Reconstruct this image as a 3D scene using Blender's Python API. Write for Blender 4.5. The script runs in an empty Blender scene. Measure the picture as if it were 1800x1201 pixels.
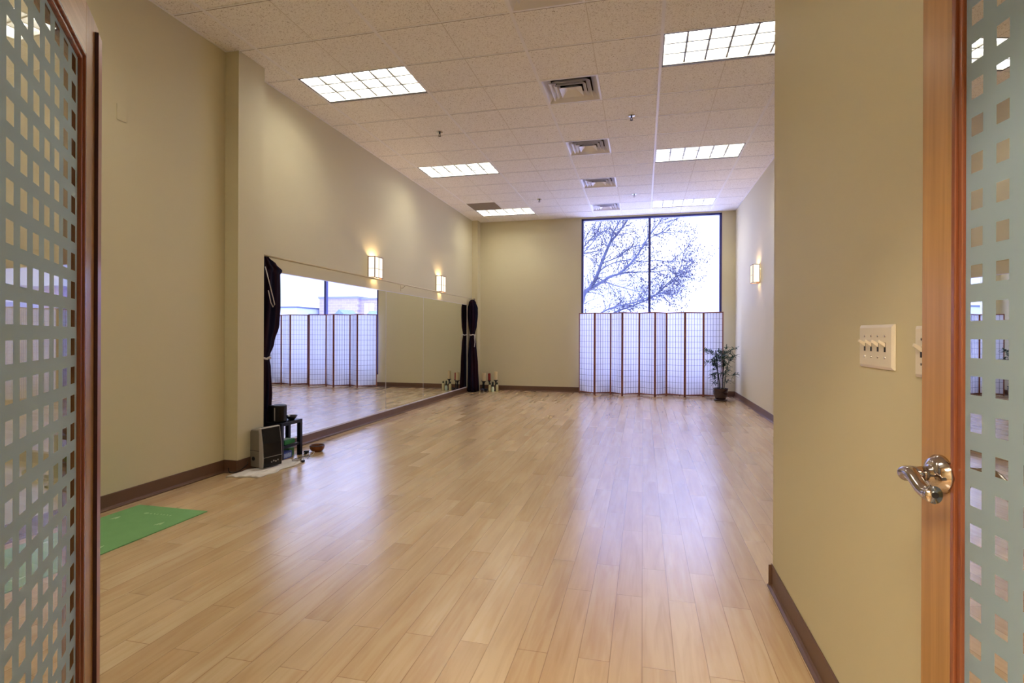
import bpy, bmesh, math, random
from mathutils import Vector, Matrix
PI = math.pi
random.seed(7)
scene = bpy.context.scene
COL = scene.collection

# ------------------------------------------------------------------ camera
cam_d = bpy.data.cameras.new('camera')
cam = bpy.data.objects.new('camera', cam_d); COL.objects.link(cam)
cam_d.sensor_width = 36.0; cam_d.sensor_fit = 'HORIZONTAL'
cam_d.lens = 950.57 / 1800 * 36
cam_d.shift_y = -12.1 / 1800
cam_d.clip_start = 0.03; cam_d.clip_end = 500
YAW = math.atan2(230.54, 950.57)
cam.matrix_world = Matrix.Translation((0, 0, 1.30)) @ Matrix.Rotation(YAW, 4, 'Z') @ Matrix.Rotation(PI / 2, 4, 'X') @ Matrix.Rotation(0.0036, 4, 'Z')
scene.camera = cam

# ------------------------------------------------------------------ world: pale bright overcast sky
SKY = 1.45
world = bpy.data.worlds.new('world'); scene.world = world; world.use_nodes = True
wn = world.node_tree; wn.nodes.clear()
wo = wn.nodes.new('ShaderNodeOutputWorld'); wb = wn.nodes.new('ShaderNodeBackground')
tc = wn.nodes.new('ShaderNodeTexCoord'); mp = wn.nodes.new('ShaderNodeMapping'); mp.inputs['Scale'].default_value = (1, 1, 3.2)
nz = wn.nodes.new('ShaderNodeTexNoise'); nz.inputs['Scale'].default_value = 3.2; nz.inputs['Detail'].default_value = 7
rp = wn.nodes.new('ShaderNodeValToRGB')
rp.color_ramp.elements[0].position = .40; rp.color_ramp.elements[0].color = (.36, .41, .86, 1)
rp.color_ramp.elements[1].position = .62; rp.color_ramp.elements[1].color = (.56, .61, 1.0, 1)
wn.links.new(tc.outputs['Generated'], mp.inputs[0]); wn.links.new(mp.outputs[0], nz.inputs['Vector'])
wn.links.new(nz.outputs['Fac'], rp.inputs[0]); # overcast sky: brighter towards the zenith
sxyz = wn.nodes.new('ShaderNodeSeparateXYZ'); wn.links.new(tc.outputs['Generated'], sxyz.inputs[0])
mr = wn.nodes.new('ShaderNodeMapRange'); mr.inputs['From Min'].default_value = .22; mr.inputs['From Max'].default_value = .9
mr.inputs['To Min'].default_value = SKY; mr.inputs['To Max'].default_value = SKY * 4
wn.links.new(sxyz.outputs[2], mr.inputs[0]); wn.links.new(mr.outputs[0], wb.inputs[1])
wn.links.new(rp.outputs[0], wb.inputs[0])
wn.links.new(wb.outputs[0], wo.inputs[0])

# sampling portal in the window opening (guides daylight, emits nothing itself)
pl = bpy.data.lights.new('window_portal', 'AREA'); pl.shape = 'RECTANGLE'; pl.size = 2.9; pl.size_y = 3.5
pl.cycles.is_portal = True
plo = bpy.data.objects.new('window_portal', pl); COL.objects.link(plo)
plo.location = (0.13, 12.40, 2.1); plo.rotation_euler = (-PI / 2, 0, 0)

# ------------------------------------------------------------------ exposure
scene.view_settings.view_transform = 'Standard'
scene.view_settings.look = 'None'
scene.view_settings.exposure = 1.25
scene.view_settings.gamma = 1.0
scene.view_settings.use_curve_mapping = False
LAMP = 10.5        # ceiling troffer tube radiance
HALL = 26.0        # hallway lamp radiance

# ------------------------------------------------------------------ helpers
def s2l(c):
    return tuple((x / 12.92 if x <= .04045 else ((x + .055) / 1.055) ** 2.4) for x in [v / 255 for v in c])

def new_mat(name):
    m = bpy.data.materials.new(name); m.use_nodes = True
    nt = m.node_tree; nt.nodes.clear()
    o = nt.nodes.new('ShaderNodeOutputMaterial')
    return m, nt, o

def N(nt, kind, **kw):
    n = nt.nodes.new(kind)
    for k, v in kw.items():
        if k in n.inputs: n.inputs[k].default_value = v
        else: setattr(n, k, v)
    return n

def math_n(nt, op, a, b=None, c=None):
    n = nt.nodes.new('ShaderNodeMath'); n.operation = op
    for i, v in enumerate((a, b, c)):
        if v is None: continue
        if isinstance(v, (int, float)): n.inputs[i].default_value = v
        else: nt.links.new(v, n.inputs[i])
    return n.outputs[0]

def mat(name, col, rough=.6, metal=0, spec=.5, var=0.0, vscale=8, bump=0.0, bscale=200, vstretch=(1, 1, 1), coat=0, sheen=0):
    m, nt, o = new_mat(name)
    p = N(nt, 'ShaderNodeBsdfPrincipled')
    p.inputs['Roughness'].default_value = rough; p.inputs['Metallic'].default_value = metal
    p.inputs['Specular IOR Level'].default_value = spec; p.inputs['Coat Weight'].default_value = coat
    p.inputs['Sheen Weight'].default_value = sheen
    L = s2l(col)
    tcn = N(nt, 'ShaderNodeTexCoord'); mpn = N(nt, 'ShaderNodeMapping'); mpn.inputs['Scale'].default_value = vstretch
    nt.links.new(tcn.outputs['Object'], mpn.inputs[0])
    nzn = N(nt, 'ShaderNodeTexNoise'); nzn.inputs['Scale'].default_value = vscale; nzn.inputs['Detail'].default_value = 5
    nt.links.new(mpn.outputs[0], nzn.inputs['Vector'])
    r = N(nt, 'ShaderNodeValToRGB')
    r.color_ramp.elements[0].position = .3; r.color_ramp.elements[1].position = .7
    r.color_ramp.elements[0].color = (*[max(0, x * (1 - var)) for x in L], 1)
    r.color_ramp.elements[1].color = (*[min(1, x * (1 + var)) for x in L], 1)
    nt.links.new(nzn.outputs['Fac'], r.inputs[0]); nt.links.new(r.outputs[0], p.inputs['Base Color'])
    if bump:
        n2 = N(nt, 'ShaderNodeTexNoise'); n2.inputs['Scale'].default_value = bscale; n2.inputs['Detail'].default_value = 3
        nt.links.new(mpn.outputs[0], n2.inputs['Vector'])
        b = N(nt, 'ShaderNodeBump'); b.inputs['Strength'].default_value = bump; b.inputs['Distance'].default_value = .003
        nt.links.new(n2.outputs['Fac'], b.inputs['Height']); nt.links.new(b.outputs[0], p.inputs['Normal'])
    nt.links.new(p.outputs[0], o.inputs[0])
    return m

def emit(name, rgb, strength):
    m, nt, o = new_mat(name)
    e = N(nt, 'ShaderNodeEmission'); e.inputs[0].default_value = (*rgb, 1); e.inputs[1].default_value = strength
    nt.links.new(e.outputs[0], o.inputs[0]); return m

def wood(name, c1, c2, rough=.35, axis='Z', scale=1.0, coat=.2):
    m, nt, o = new_mat(name)
    p = N(nt, 'ShaderNodeBsdfPrincipled'); p.inputs['Roughness'].default_value = rough; p.inputs['Coat Weight'].default_value = coat
    p.inputs['Coat Roughness'].default_value = .2
    tcn = N(nt, 'ShaderNodeTexCoord'); mpn = N(nt, 'ShaderNodeMapping')
    sc = [60 * scale] * 3; sc['XYZ'.index(axis)] = 1.6 * scale
    mpn.inputs['Scale'].default_value = sc
    nt.links.new(tcn.outputs['Object'], mpn.inputs[0])
    n1 = N(nt, 'ShaderNodeTexNoise'); n1.inputs['Scale'].default_value = 1; n1.inputs['Detail'].default_value = 6; n1.inputs['Distortion'].default_value = .6
    nt.links.new(mpn.outputs[0], n1.inputs['Vector'])
    r = N(nt, 'ShaderNodeValToRGB'); r.color_ramp.elements[0].position = .3; r.color_ramp.elements[1].position = .72
    r.color_ramp.elements[0].color = (*s2l(c1), 1); r.color_ramp.elements[1].color = (*s2l(c2), 1)
    nt.links.new(n1.outputs['Fac'], r.inputs[0]); nt.links.new(r.outputs[0], p.inputs['Base Color'])
    b = N(nt, 'ShaderNodeBump'); b.inputs['Strength'].default_value = .12; b.inputs['Distance'].default_value = .002
    nt.links.new(n1.outputs['Fac'], b.inputs['Height']); nt.links.new(b.outputs[0], p.inputs['Normal'])
    nt.links.new(p.outputs[0], o.inputs[0]); return m

def BM(): return bmesh.new()

def box(bm, x0, x1, y0, y1, z0, z1, mi=0):
    if x0 > x1: x0, x1 = x1, x0
    if y0 > y1: y0, y1 = y1, y0
    if z0 > z1: z0, z1 = z1, z0
    v = [bm.verts.new(p) for p in ((x0,y0,z0),(x1,y0,z0),(x1,y1,z0),(x0,y1,z0),(x0,y0,z1),(x1,y0,z1),(x1,y1,z1),(x0,y1,z1))]
    fs = []
    for q in ((3,2,1,0),(4,5,6,7),(0,1,5,4),(1,2,6,5),(2,3,7,6),(3,0,4,7)):
        f = bm.faces.new([v[i] for i in q]); f.material_index = mi; fs.append(f)
    return v, fs

def hexa(bm, pts, mi=0):
    v = [bm.verts.new(p) for p in pts]
    for q in ((3,2,1,0),(4,5,6,7),(0,1,5,4),(1,2,6,5),(2,3,7,6),(3,0,4,7)):
        bm.faces.new([v[i] for i in q]).material_index = mi

def tube(bm, pts, rad, n=8, cap=True):
    pts = [Vector(p) for p in pts]
    if not isinstance(rad, (list, tuple)): rad = [rad] * len(pts)
    rings = []
    up = Vector((0, 0, 1))
    prev = None
    for i, p in enumerate(pts):
        if i == 0: t = pts[1] - p
        elif i == len(pts) - 1: t = p - pts[i - 1]
        else: t = (pts[i + 1] - pts[i - 1])
        t = t.normalized() if t.length > 1e-9 else Vector((0, 0, 1))
        if prev is None:
            a = up if abs(t.z) < .9 else Vector((1, 0, 0))
            u = t.cross(a).normalized()
        else:
            u = (prev - t * prev.dot(t))
            u = u.normalized() if u.length > 1e-6 else t.cross(up).normalized()
        prev = u; w = t.cross(u)
        rings.append([bm.verts.new(p + (u * math.cos(2*PI*k/n) + w * math.sin(2*PI*k/n)) * rad[i]) for k in range(n)])
    for i in range(len(rings) - 1):
        for k in range(n):
            bm.faces.new((rings[i][k], rings[i][(k+1) % n], rings[i+1][(k+1) % n], rings[i+1][k]))
    if cap:
        bm.faces.new(list(reversed(rings[0]))); bm.faces.new(rings[-1])

def lathe(bm, prof, c=(0, 0, 0), n=24, axis='Z'):
    rings = []
    for r, z in prof:
        if r < 1e-6:
            rings.append([bm.verts.new((0, 0, z))])
        else:
            rings.append([bm.verts.new((r * math.cos(2*PI*k/n), r * math.sin(2*PI*k/n), z)) for k in range(n)])
    vs = [v for q in rings for v in q]
    for a, b in zip(rings[:-1], rings[1:]):
        for k in range(n):
            if len(a) == 1 and len(b) == 1: continue
            if len(a) == 1: bm.faces.new((a[0], b[(k+1) % n], b[k]))
            elif len(b) == 1: bm.faces.new((a[k], a[(k+1) % n], b[0]))
            else: bm.faces.new((a[k], a[(k+1) % n], b[(k+1) % n], b[k]))
    for v in vs:
        x, y, z = v.co
        if axis == 'X': v.co = (z, x, y)
        elif axis == 'Y': v.co = (x, z, y)
        v.co += Vector(c)

def prism(bm, poly, z0, z1, mi=0):      # poly in xy
    a = [bm.verts.new((x, y, z0)) for x, y in poly]; b = [bm.verts.new((x, y, z1)) for x, y in poly]
    n = len(poly)
    bm.faces.new(list(reversed(a))).material_index = mi; bm.faces.new(b).material_index = mi
    for i in range(n): bm.faces.new((a[i], a[(i+1) % n], b[(i+1) % n], b[i])).material_index = mi

def obj(name, bm, m, parent=None, loc=None, smooth=False, bevel=0, seg=2):
    bmesh.ops.recalc_face_normals(bm, faces=bm.faces)
    me = bpy.data.meshes.new(name); bm.to_mesh(me); bm.free()
    ms = m if isinstance(m, (list, tuple)) else [m]
    for q in ms: me.materials.append(q)
    if smooth:
        for p in me.polygons: p.use_smooth = True
    o = bpy.data.objects.new(name, me); COL.objects.link(o)
    if parent: o.parent = parent
    if loc: o.location = loc
    if bevel:
        b = o.modifiers.new('bevel', 'BEVEL'); b.width = bevel; b.segments = seg; b.limit_method = 'ANGLE'
    return o

def tag(o, label, cat, group=None, kind=None):
    o['label'] = label; o['category'] = cat
    if group: o['group'] = group
    if kind: o['kind'] = kind
    return o

def thing(name, label, cat, loc=(0, 0, 0), rz=0, group=None, kind=None):
    o = bpy.data.objects.new(name, None); COL.objects.link(o); o.location = loc; o.rotation_euler = (0, 0, rz)
    o.empty_display_size = .1
    return tag(o, label, cat, group, kind)

def struct(name, bm, m, label=None, **k):
    o = obj(name, bm, m, **k); o['kind'] = 'structure'
    if label: o['label'] = label
    return o

def dup(root, loc, rz, label, group=None):
    r = root.copy(); COL.objects.link(r); r.location = loc; r.rotation_euler = (0, 0, rz); r['label'] = label
    if group: r['group'] = group
    for ch in list(root.children):
        c = ch.copy(); COL.objects.link(c); c.parent = r
        for g in ch.children:
            d = g.copy(); COL.objects.link(d); d.parent = c
    return r
# ------------------------------------------------------------------ dimensions of the place
ZC = 3.945
XL, XLN, XR, XP = -3.87, -3.82, 1.89, 0.655
YB, YE = 12.22, 0.42
TX = [-3.503 + .6096 * k for k in range(9)]
TY = [4.919 + .6096 * j for j in range(-7, 12)]      # 0.652 .. 11.62

# ------------------------------------------------------------------ room materials
def wall_paint(name, col):
    m, nt, o = new_mat(name)
    p = N(nt, 'ShaderNodeBsdfPrincipled'); p.inputs['Roughness'].default_value = .55; p.inputs['Specular IOR Level'].default_value = .35
    p.inputs['Base Color'].default_value = (*s2l(col), 1)
    tcn = N(nt, 'ShaderNodeTexCoord')
    n2 = N(nt, 'ShaderNodeTexNoise'); n2.inputs['Scale'].default_value = 160; n2.inputs['Detail'].default_value = 2
    nt.links.new(tcn.outputs['Object'], n2.inputs['Vector'])
    b = N(nt, 'ShaderNodeBump'); b.inputs['Strength'].default_value = .08; b.inputs['Distance'].default_value = .002
    nt.links.new(n2.outputs['Fac'], b.inputs['Height']); nt.links.new(b.outputs[0], p.inputs['Normal'])
    nt.links.new(p.outputs[0], o.inputs[0]); return m
M_wall = wall_paint('cream_wall_paint', (214, 204, 170))
M_hall = wall_paint('hallway_paint', (215, 205, 175))

def floor_mat():
    m, nt, o = new_mat('oak_plank_floor')
    p = N(nt, 'ShaderNodeBsdfPrincipled'); p.inputs['Roughness'].default_value = .3; p.inputs['Specular IOR Level'].default_value = .5
    tcn = N(nt, 'ShaderNodeTexCoord'); mpn = N(nt, 'ShaderNodeMapping'); mpn.inputs['Rotation'].default_value = (0, 0, PI / 2)
    nt.links.new(tcn.outputs['Object'], mpn.inputs[0])
    def brick(c1, c2, mortar, ms):
        b = N(nt, 'ShaderNodeTexBrick'); b.offset = .37; b.offset_frequency = 2; b.squash = 1
        b.inputs['Color1'].default_value = c1; b.inputs['Color2'].default_value = c2; b.inputs['Mortar'].default_value = mortar
        b.inputs['Scale'].default_value = 1; b.inputs['Mortar Size'].default_value = ms; b.inputs['Mortar Smooth'].default_value = .1
        b.inputs['Bias'].default_value = 0; b.inputs['Brick Width'].default_value = .92; b.inputs['Row Height'].default_value = .125
        nt.links.new(mpn.outputs[0], b.inputs['Vector']); return b
    # random value per plank -> shifts the tone and the grain
    br = brick((0, 0, 0, 1), (1, 1, 1, 1), (.5, .5, .5, 1), 0)
    sep = N(nt, 'ShaderNodeSeparateColor'); nt.links.new(br.outputs['Color'], sep.inputs[0])
    rnd = sep.outputs[0]
    ramp = N(nt, 'ShaderNodeValToRGB'); e = ramp.color_ramp.elements
    e[0].position = 0; e[0].color = (*s2l((208, 178, 136)), 1)
    e[1].position = 1; e[1].color = (*s2l((224, 198, 158)), 1)
    for pos, c in ((.25, (216, 188, 146)), (.5, (222, 196, 156)), (.75, (213, 184, 142))):
        k = ramp.color_ramp.elements.new(pos); k.color = (*s2l(c), 1)
    nt.links.new(rnd, ramp.inputs[0])
    # grain, offset per plank
    off = N(nt, 'ShaderNodeCombineXYZ'); nt.links.new(math_n(nt, 'MULTIPLY', rnd, 37.0), off.inputs[2])
    vadd = N(nt, 'ShaderNodeVectorMath', operation='ADD'); nt.links.new(tcn.outputs['Object'], vadd.inputs[0]); nt.links.new(off.outputs[0], vadd.inputs[1])
    mg = N(nt, 'ShaderNodeMapping'); mg.inputs['Scale'].default_value = (30, 2.2, 1); nt.links.new(vadd.outputs[0], mg.inputs[0])
    g = N(nt, 'ShaderNodeTexNoise'); g.inputs['Scale'].default_value = 1; g.inputs['Detail'].default_value = 6; g.inputs['Distortion'].default_value = .9
    nt.links.new(mg.outputs[0], g.inputs['Vector'])
    mg2 = N(nt, 'ShaderNodeMapping'); mg2.inputs['Scale'].default_value = (9, 1.1, 1); nt.links.new(vadd.outputs[0], mg2.inputs[0])
    g2 = N(nt, 'ShaderNodeTexNoise'); g2.inputs['Scale'].default_value = 1; g2.inputs['Detail'].default_value = 3; nt.links.new(mg2.outputs[0], g2.inputs['Vector'])
    gr = N(nt, 'ShaderNodeValToRGB'); gr.color_ramp.elements[0].position = .3; gr.color_ramp.elements[0].color = (.88, .82, .76, 1)
    gr.color_ramp.elements[1].position = .6; gr.color_ramp.elements[1].color = (1, 1, 1, 1)
    nt.links.new(g.outputs['Fac'], gr.inputs[0])
    gr2 = N(nt, 'ShaderNodeValToRGB'); gr2.color_ramp.elements[0].position = .3; gr2.color_ramp.elements[0].color = (.88, .80, .72, 1)
    gr2.color_ramp.elements[1].position = .6; gr2.color_ramp.elements[1].color = (1.0, 1.0, 1.0, 1)
    nt.links.new(g2.outputs['Fac'], gr2.inputs[0])
    mx = N(nt, 'ShaderNodeMix', data_type='RGBA', blend_type='MULTIPLY'); mx.inputs[0].default_value = 1
    nt.links.new(ramp.outputs[0], mx.inputs[6]); nt.links.new(gr.outputs[0], mx.inputs[7])
    mx2 = N(nt, 'ShaderNodeMix', data_type='RGBA', blend_type='MULTIPLY'); mx2.inputs[0].default_value = 1
    nt.links.new(mx.outputs[2], mx2.inputs[6]); nt.links.new(gr2.outputs[0], mx2.inputs[7])
    bj = brick((1, 1, 1, 1), (1, 1, 1, 1), (.62, .54, .46, 1), .0018)
    mx3 = N(nt, 'ShaderNodeMix', data_type='RGBA', blend_type='MULTIPLY'); mx3.inputs[0].default_value = 1
    nt.links.new(mx2.outputs[2], mx3.inputs[6]); nt.links.new(bj.outputs['Color'], mx3.inputs[7])
    nt.links.new(mx3.outputs[2], p.inputs['Base Color'])
    sj = N(nt, 'ShaderNodeSeparateColor'); nt.links.new(bj.outputs['Color'], sj.inputs[0])
    hgt = math_n(nt, 'ADD', sj.outputs[0], math_n(nt, 'MULTIPLY', g.outputs['Fac'], .12))
    b = N(nt, 'ShaderNodeBump'); b.inputs['Strength'].default_value = .35; b.inputs['Distance'].default_value = .0012
    nt.links.new(hgt, b.inputs['Height']); nt.links.new(b.outputs[0], p.inputs['Normal'])
    rr = math_n(nt, 'ADD', .24, math_n(nt, 'MULTIPLY', rnd, .05)); nt.links.new(rr, p.inputs['Roughness'])
    p.inputs['Coat Weight'].default_value = .75; p.inputs['Coat Roughness'].default_value = .25
    nt.links.new(p.outputs[0], o.inputs[0]); return m
M_floor = floor_mat()

def tile_mat():
    m, nt, o = new_mat('acoustic_tile')
    p = N(nt, 'ShaderNodeBsdfPrincipled'); p.inputs['Roughness'].default_value = .9; p.inputs['Specular IOR Level'].default_value = .1
    tcn = N(nt, 'ShaderNodeTexCoord')
    v = N(nt, 'ShaderNodeTexNoise'); v.inputs['Scale'].default_value = 95; v.inputs['Detail'].default_value = 3; v.inputs['Distortion'].default_value = 1.5
    nt.links.new(tcn.outputs['Object'], v.inputs['Vector'])
    r = N(nt, 'ShaderNodeValToRGB'); r.color_ramp.elements[0].position = .33; r.color_ramp.elements[0].color = (*s2l((168, 150, 132)), 1)
    r.color_ramp.elements[1].position = .43; r.color_ramp.elements[1].color = (*s2l((250, 245, 240)), 1)
    nt.links.new(v.outputs['Fac'], r.inputs[0]); nt.links.new(r.outputs[0], p.inputs['Base Color'])
    b = N(nt, 'ShaderNodeBump'); b.inputs['Strength'].default_value = .25; b.inputs['Distance'].default_value = .002
    nt.links.new(v.outputs['Fac'], b.inputs['Height']); nt.links.new(b.outputs[0], p.inputs['Normal'])
    nt.links.new(p.outputs[0], o.inputs[0]); return m
M_tile = tile_mat()
M_tee = mat('ceiling_tee_white', (244, 240, 240), .5)
M_teeshade = mat('tee_shadow_tone', (150, 132, 112), .9)  # dark tone painted as the shadow line along the cross bars
M_score = mat('tile_score', (216, 206, 194), .9)
M_base = mat('brown_rubber_base', (104, 74, 54), .42, var=.06)
M_white = mat('white_enamel', (232, 230, 228), .35)
M_plate = mat('ivory_plastic', (236, 226, 208), .3)
M_dark = mat('dark_gap', (28, 24, 26), .6)
M_alu = mat('window_frame_navy', (62, 62, 120), .35, metal=.2)
M_steel = mat('satin_nickel', (176, 168, 162), .22, metal=1)
M_oak = wood('door_oak', (158, 116, 64), (188, 144, 90), axis='Z')
M_oakh = wood('door_oak_rail', (184, 144, 96), (216, 180, 134), axis='X')
M_stop = wood('glazing_stop_cherry', (118, 62, 42), (150, 90, 60), axis='Z', rough=.25)
M_astr = wood('astragal_red', (140, 76, 66), (170, 100, 88), axis='Z', rough=.3)

# ------------------------------------------------------------------ floor, walls, ceiling
b = BM(); box(b, -4.1, 2.1, -2.3, 12.5, -.15, 0); struct('floor', b, M_floor, 'light oak plank floor of the studio')
b = BM(); box(b, XL - .2, XL, 4.62, 12.5, 0, 4.2); struct('wall_left', b, M_wall, 'long cream left wall carrying the mirrors')
b = BM(); box(b, XLN - .25, XLN, YE, 4.30, 0, 4.2); struct('wall_left.001', b, M_wall, 'near part of the left wall, warmly lit')
b = BM(); box(b, XLN - .25, -3.675, 4.30, 4.655, 0, 4.2); box(b, XL, -3.735, 11.99, YB, 0, 4.2)
struct('wall_left.002', b, M_wall, 'boxed-out pillars in the left wall')
b = BM(); box(b, XR, XR + .2, 3.03, 12.5, 0, 4.2); struct('wall_right', b, M_wall, 'far right wall with one sconce')
b = BM(); box(b, XP, XR + .2, .56, 3.03, 0, 4.2); struct('wall_right.001', b, M_wall, 'near right wall carrying the light switches')
WX0, WX1, WZ0, WZ1 = -1.36, 1.622, .30, ZC - .03
b = BM(); box(b, XL, WX0, YB, YB + .22, 0, 4.2); box(b, WX1, XR + .2, YB, YB + .22, 0, 4.2)
box(b, WX0, WX1, YB, YB + .22, 0, WZ0); box(b, WX0, WX1, YB, YB + .22, WZ1, 4.2)
struct('wall_back', b, M_wall, 'far end wall with the tall window')
b = BM(); box(b, -4.1, -.83, .26, YE, 0, 4.2); box(b, .70, XP, .26, .56, 0, 4.2); box(b, XP, 2.1, .26, .56, 0, 4.2); box(b, -.83, .70, .26, YE, 2.16, 4.2)
struct('wall_front', b, M_wall, 'entrance wall around the double doors')
b = BM(); box(b, -4.1, 2.1, -2.4, -2.3, 0, 2.9); box(b, -4.2, -4.1, -2.4, YE, 0, 2.9); box(b, 2.1, 2.2, -2.4, YE, 0, 2.9); box(b, -4.1, 2.1, -2.3, .26, 2.8, 2.9)
struct('wall_hallway', b, M_hall, 'hallway walls behind the entrance')
# jamb
b = BM()
box(b, -.83, -.813, .26, YE + .02, 0, 2.16); box(b, .665, .70, .26, YE + .04, 0, 2.16); box(b, -.83, .70, .26, YE + .02, 2.135, 2.16)
struct('trim_1', b, M_oak, 'oak jamb of the double doors')

fix_cells = set()
for (kx, jy) in ((0, 7), (0, 12), (0, 17), (6, 7), (6, 12), (6, 17), (0, 2), (2, 0)):
    for a in (0, 1): fix_cells.add((kx + a, jy))
for jy in (5, 8, 11, 14, 17): fix_cells.add((4, jy))
XE = [XL] + TX + [XR]
YEs = [YE] + TY + [YB]
b = BM()
def cq(x0, x1, y0, y1, z=ZC):
    v = [b.verts.new(p) for p in ((x0, y0, z), (x1, y0, z), (x1, y1, z), (x0, y1, z))]; b.faces.new(v)
b = BM()
for i in range(len(XE) - 1):
    for j in range(len(YEs) - 1):
        k, jy = i - 1, j - 1
        if (k, jy) in fix_cells: continue
        box(b, XE[i], XE[i+1], YEs[j], YEs[j+1], ZC, ZC + .015)
box(b, -4.1, 2.1, .26, 12.5, 4.2, 4.26)
ceil_o = struct('ceiling', b, M_tile, 'white acoustic tile ceiling')
# T-bars
b = BM()
def strip(x0, x1, y0, y1, h=.004): box(b, x0, x1, y0, y1, ZC - h, ZC + .001)
for k, x in enumerate(TX):
    if k % 2 == 0: strip(x - .014, x + .014, YE, YB, .0045)
for j, y in enumerate(TY): strip(XL, XR, y - .010, y + .004, .003)
strip(XL, XL + .02, 4.66, YB); strip(XR - .02, XR, 3.03, YB); strip(XL, XR, YB - .02, YB); strip(XLN, XLN + .02, YE, 4.3)
struct('trim_2', b, M_tee, 'white metal grid of the suspended ceiling')
b = BM()
for k, x in enumerate(TX):
    if k % 2:
        for j in range(len(YEs) - 1):
            if (k - 1, j - 1) in fix_cells and (k, j - 1) in fix_cells: continue
            strip(x - .003, x + .003, YEs[j] + .012, YEs[j+1] - .012, .001)
struct('trim_3', b, M_score, 'faint scored joints between ceiling tiles')
b = BM(); box(b, TX[0] + .012, TX[1] - .006, TY[16] + .010, TY[17] - .010, ZC - .004, ZC - .0005)
tag(obj('ceiling_panel', b, mat('grey_panel', (140, 126, 112), .8)), 'flat grey-brown square panel in the ceiling beside the farthest left light', 'ceiling panel')

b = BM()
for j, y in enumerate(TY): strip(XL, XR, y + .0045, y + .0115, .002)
struct('trim_4', b, M_teeshade, 'painted shadow line beside the cross bars of the ceiling grid')

# baseboards: cove profile swept along a wall
def baseboard(name, p0, p1, nrm, label, h=.115):
    prof = [(0, 0), (.024, 0), (.025, .006), (.013, .012), (.007, .024), (.006, h - .004), (.003, h), (0, h)]
    b = BM(); A = Vector((*p0, 0)); B = Vector((*p1, 0)); n = Vector((*nrm, 0))
    ra = [b.verts.new(A + n * (d + .0005) + Vector((0, 0, z + .0005))) for d, z in prof]; rb = [b.verts.new(B + n * (d + .0005) + Vector((0, 0, z + .0005))) for d, z in prof]
    for i in range(len(prof)):
        j = (i + 1) % len(prof); b.faces.new((ra[i], ra[j], rb[j], rb[i]))
    b.faces.new(ra); b.faces.new(list(reversed(rb)))
    return struct(name, b, M_base, label)
baseboard('baseboard_left', (XLN, YE), (XLN, 4.30), (1, 0), 'brown cove base of the near left wall')
baseboard('baseboard_left.001', (XLN, 4.30), (-3.66, 4.30), (0, -1), 'brown cove base on the pillar front')
baseboard('baseboard_left.002', (-3.675, 4.275), (-3.675, 4.655), (1, 0), 'brown cove base on the pillar side')
baseboard('baseboard_left.003', (XL, 4.66), (XL, 11.66), (1, 0), 'brown cove base under the mirrors')
baseboard('baseboard_back', (-3.735, YB), (XR, YB), (0, -1), 'brown cove base of the far wall')
baseboard('baseboard_right', (XR, 3.03), (XR, YB), (-1, 0), 'brown cove base of the far right wall')
baseboard('baseboard_right.001', (XP, .60), (XP, 3.05), (-1, 0), 'brown cove base under the switches')
baseboard('baseboard_right.002', (XP - .02, 3.03), (XR, 3.03), (0, 1), 'brown cove base behind the wall end')

# ------------------------------------------------------------------ window
win = thing('window_1', 'tall two-light window with navy frame above the folding screens', 'window', (0, YB + .06, 0), kind='structure')
del win['category']
b = BM(); f = .045
box(b, WX0, WX0 + f, -.05, .05, WZ0, WZ1); box(b, WX1 - f, WX1, -.05, .05, WZ0, WZ1)
box(b, WX0, WX1, -.05, .05, WZ0, WZ0 + f); box(b, WX0, WX1, -.05, .05, WZ1 - f, WZ1)
obj('window_frame', b, M_alu, win, bevel=.003)
b = BM(); box(b, .105, .155, -.055, .05, WZ0 + f, WZ1 - f); obj('mullion', b, M_alu, win, bevel=.003)
b = BM(); box(b, WX0 + f, .105, -.045, .04, .98, 1.03); box(b, .155, WX1 - f, -.045, .04, .98, 1.03); obj('transom', b, M_alu, win)
def glass_mat(name, tint, gloss=1.0):
    m, nt, o = new_mat(name)
    t = N(nt, 'ShaderNodeBsdfTransparent'); t.inputs[0].default_value = (*tint, 1)
    g = N(nt, 'ShaderNodeBsdfGlossy'); g.inputs['Roughness'].default_value = .0
    fr = N(nt, 'ShaderNodeFresnel'); fr.inputs[0].default_value = 1.45
    mx = N(nt, 'ShaderNodeMixShader')
    nt.links.new(math_n(nt, 'MULTIPLY', fr.outputs[0], gloss), mx.inputs[0])
    nt.links.new(t.outputs[0], mx.inputs[1]); nt.links.new(g.outputs[0], mx.inputs[2]); nt.links.new(mx.outputs[0], o.inputs[0])
    return m
M_glass = glass_mat('window_glass', (.97, .98, .98))
for x0, x1 in ((WX0 + f, .105), (.155, WX1 - f)):
    for z0, z1 in ((WZ0 + f, .98), (1.03, WZ1 - f)):
        b = BM(); v = [b.verts.new(p) for p in ((x0, 0, z0), (x1, 0, z0), (x1, 0, z1), (x0, 0, z1))]; b.faces.new(v)
        obj('pane', b, M_glass, win)

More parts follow.
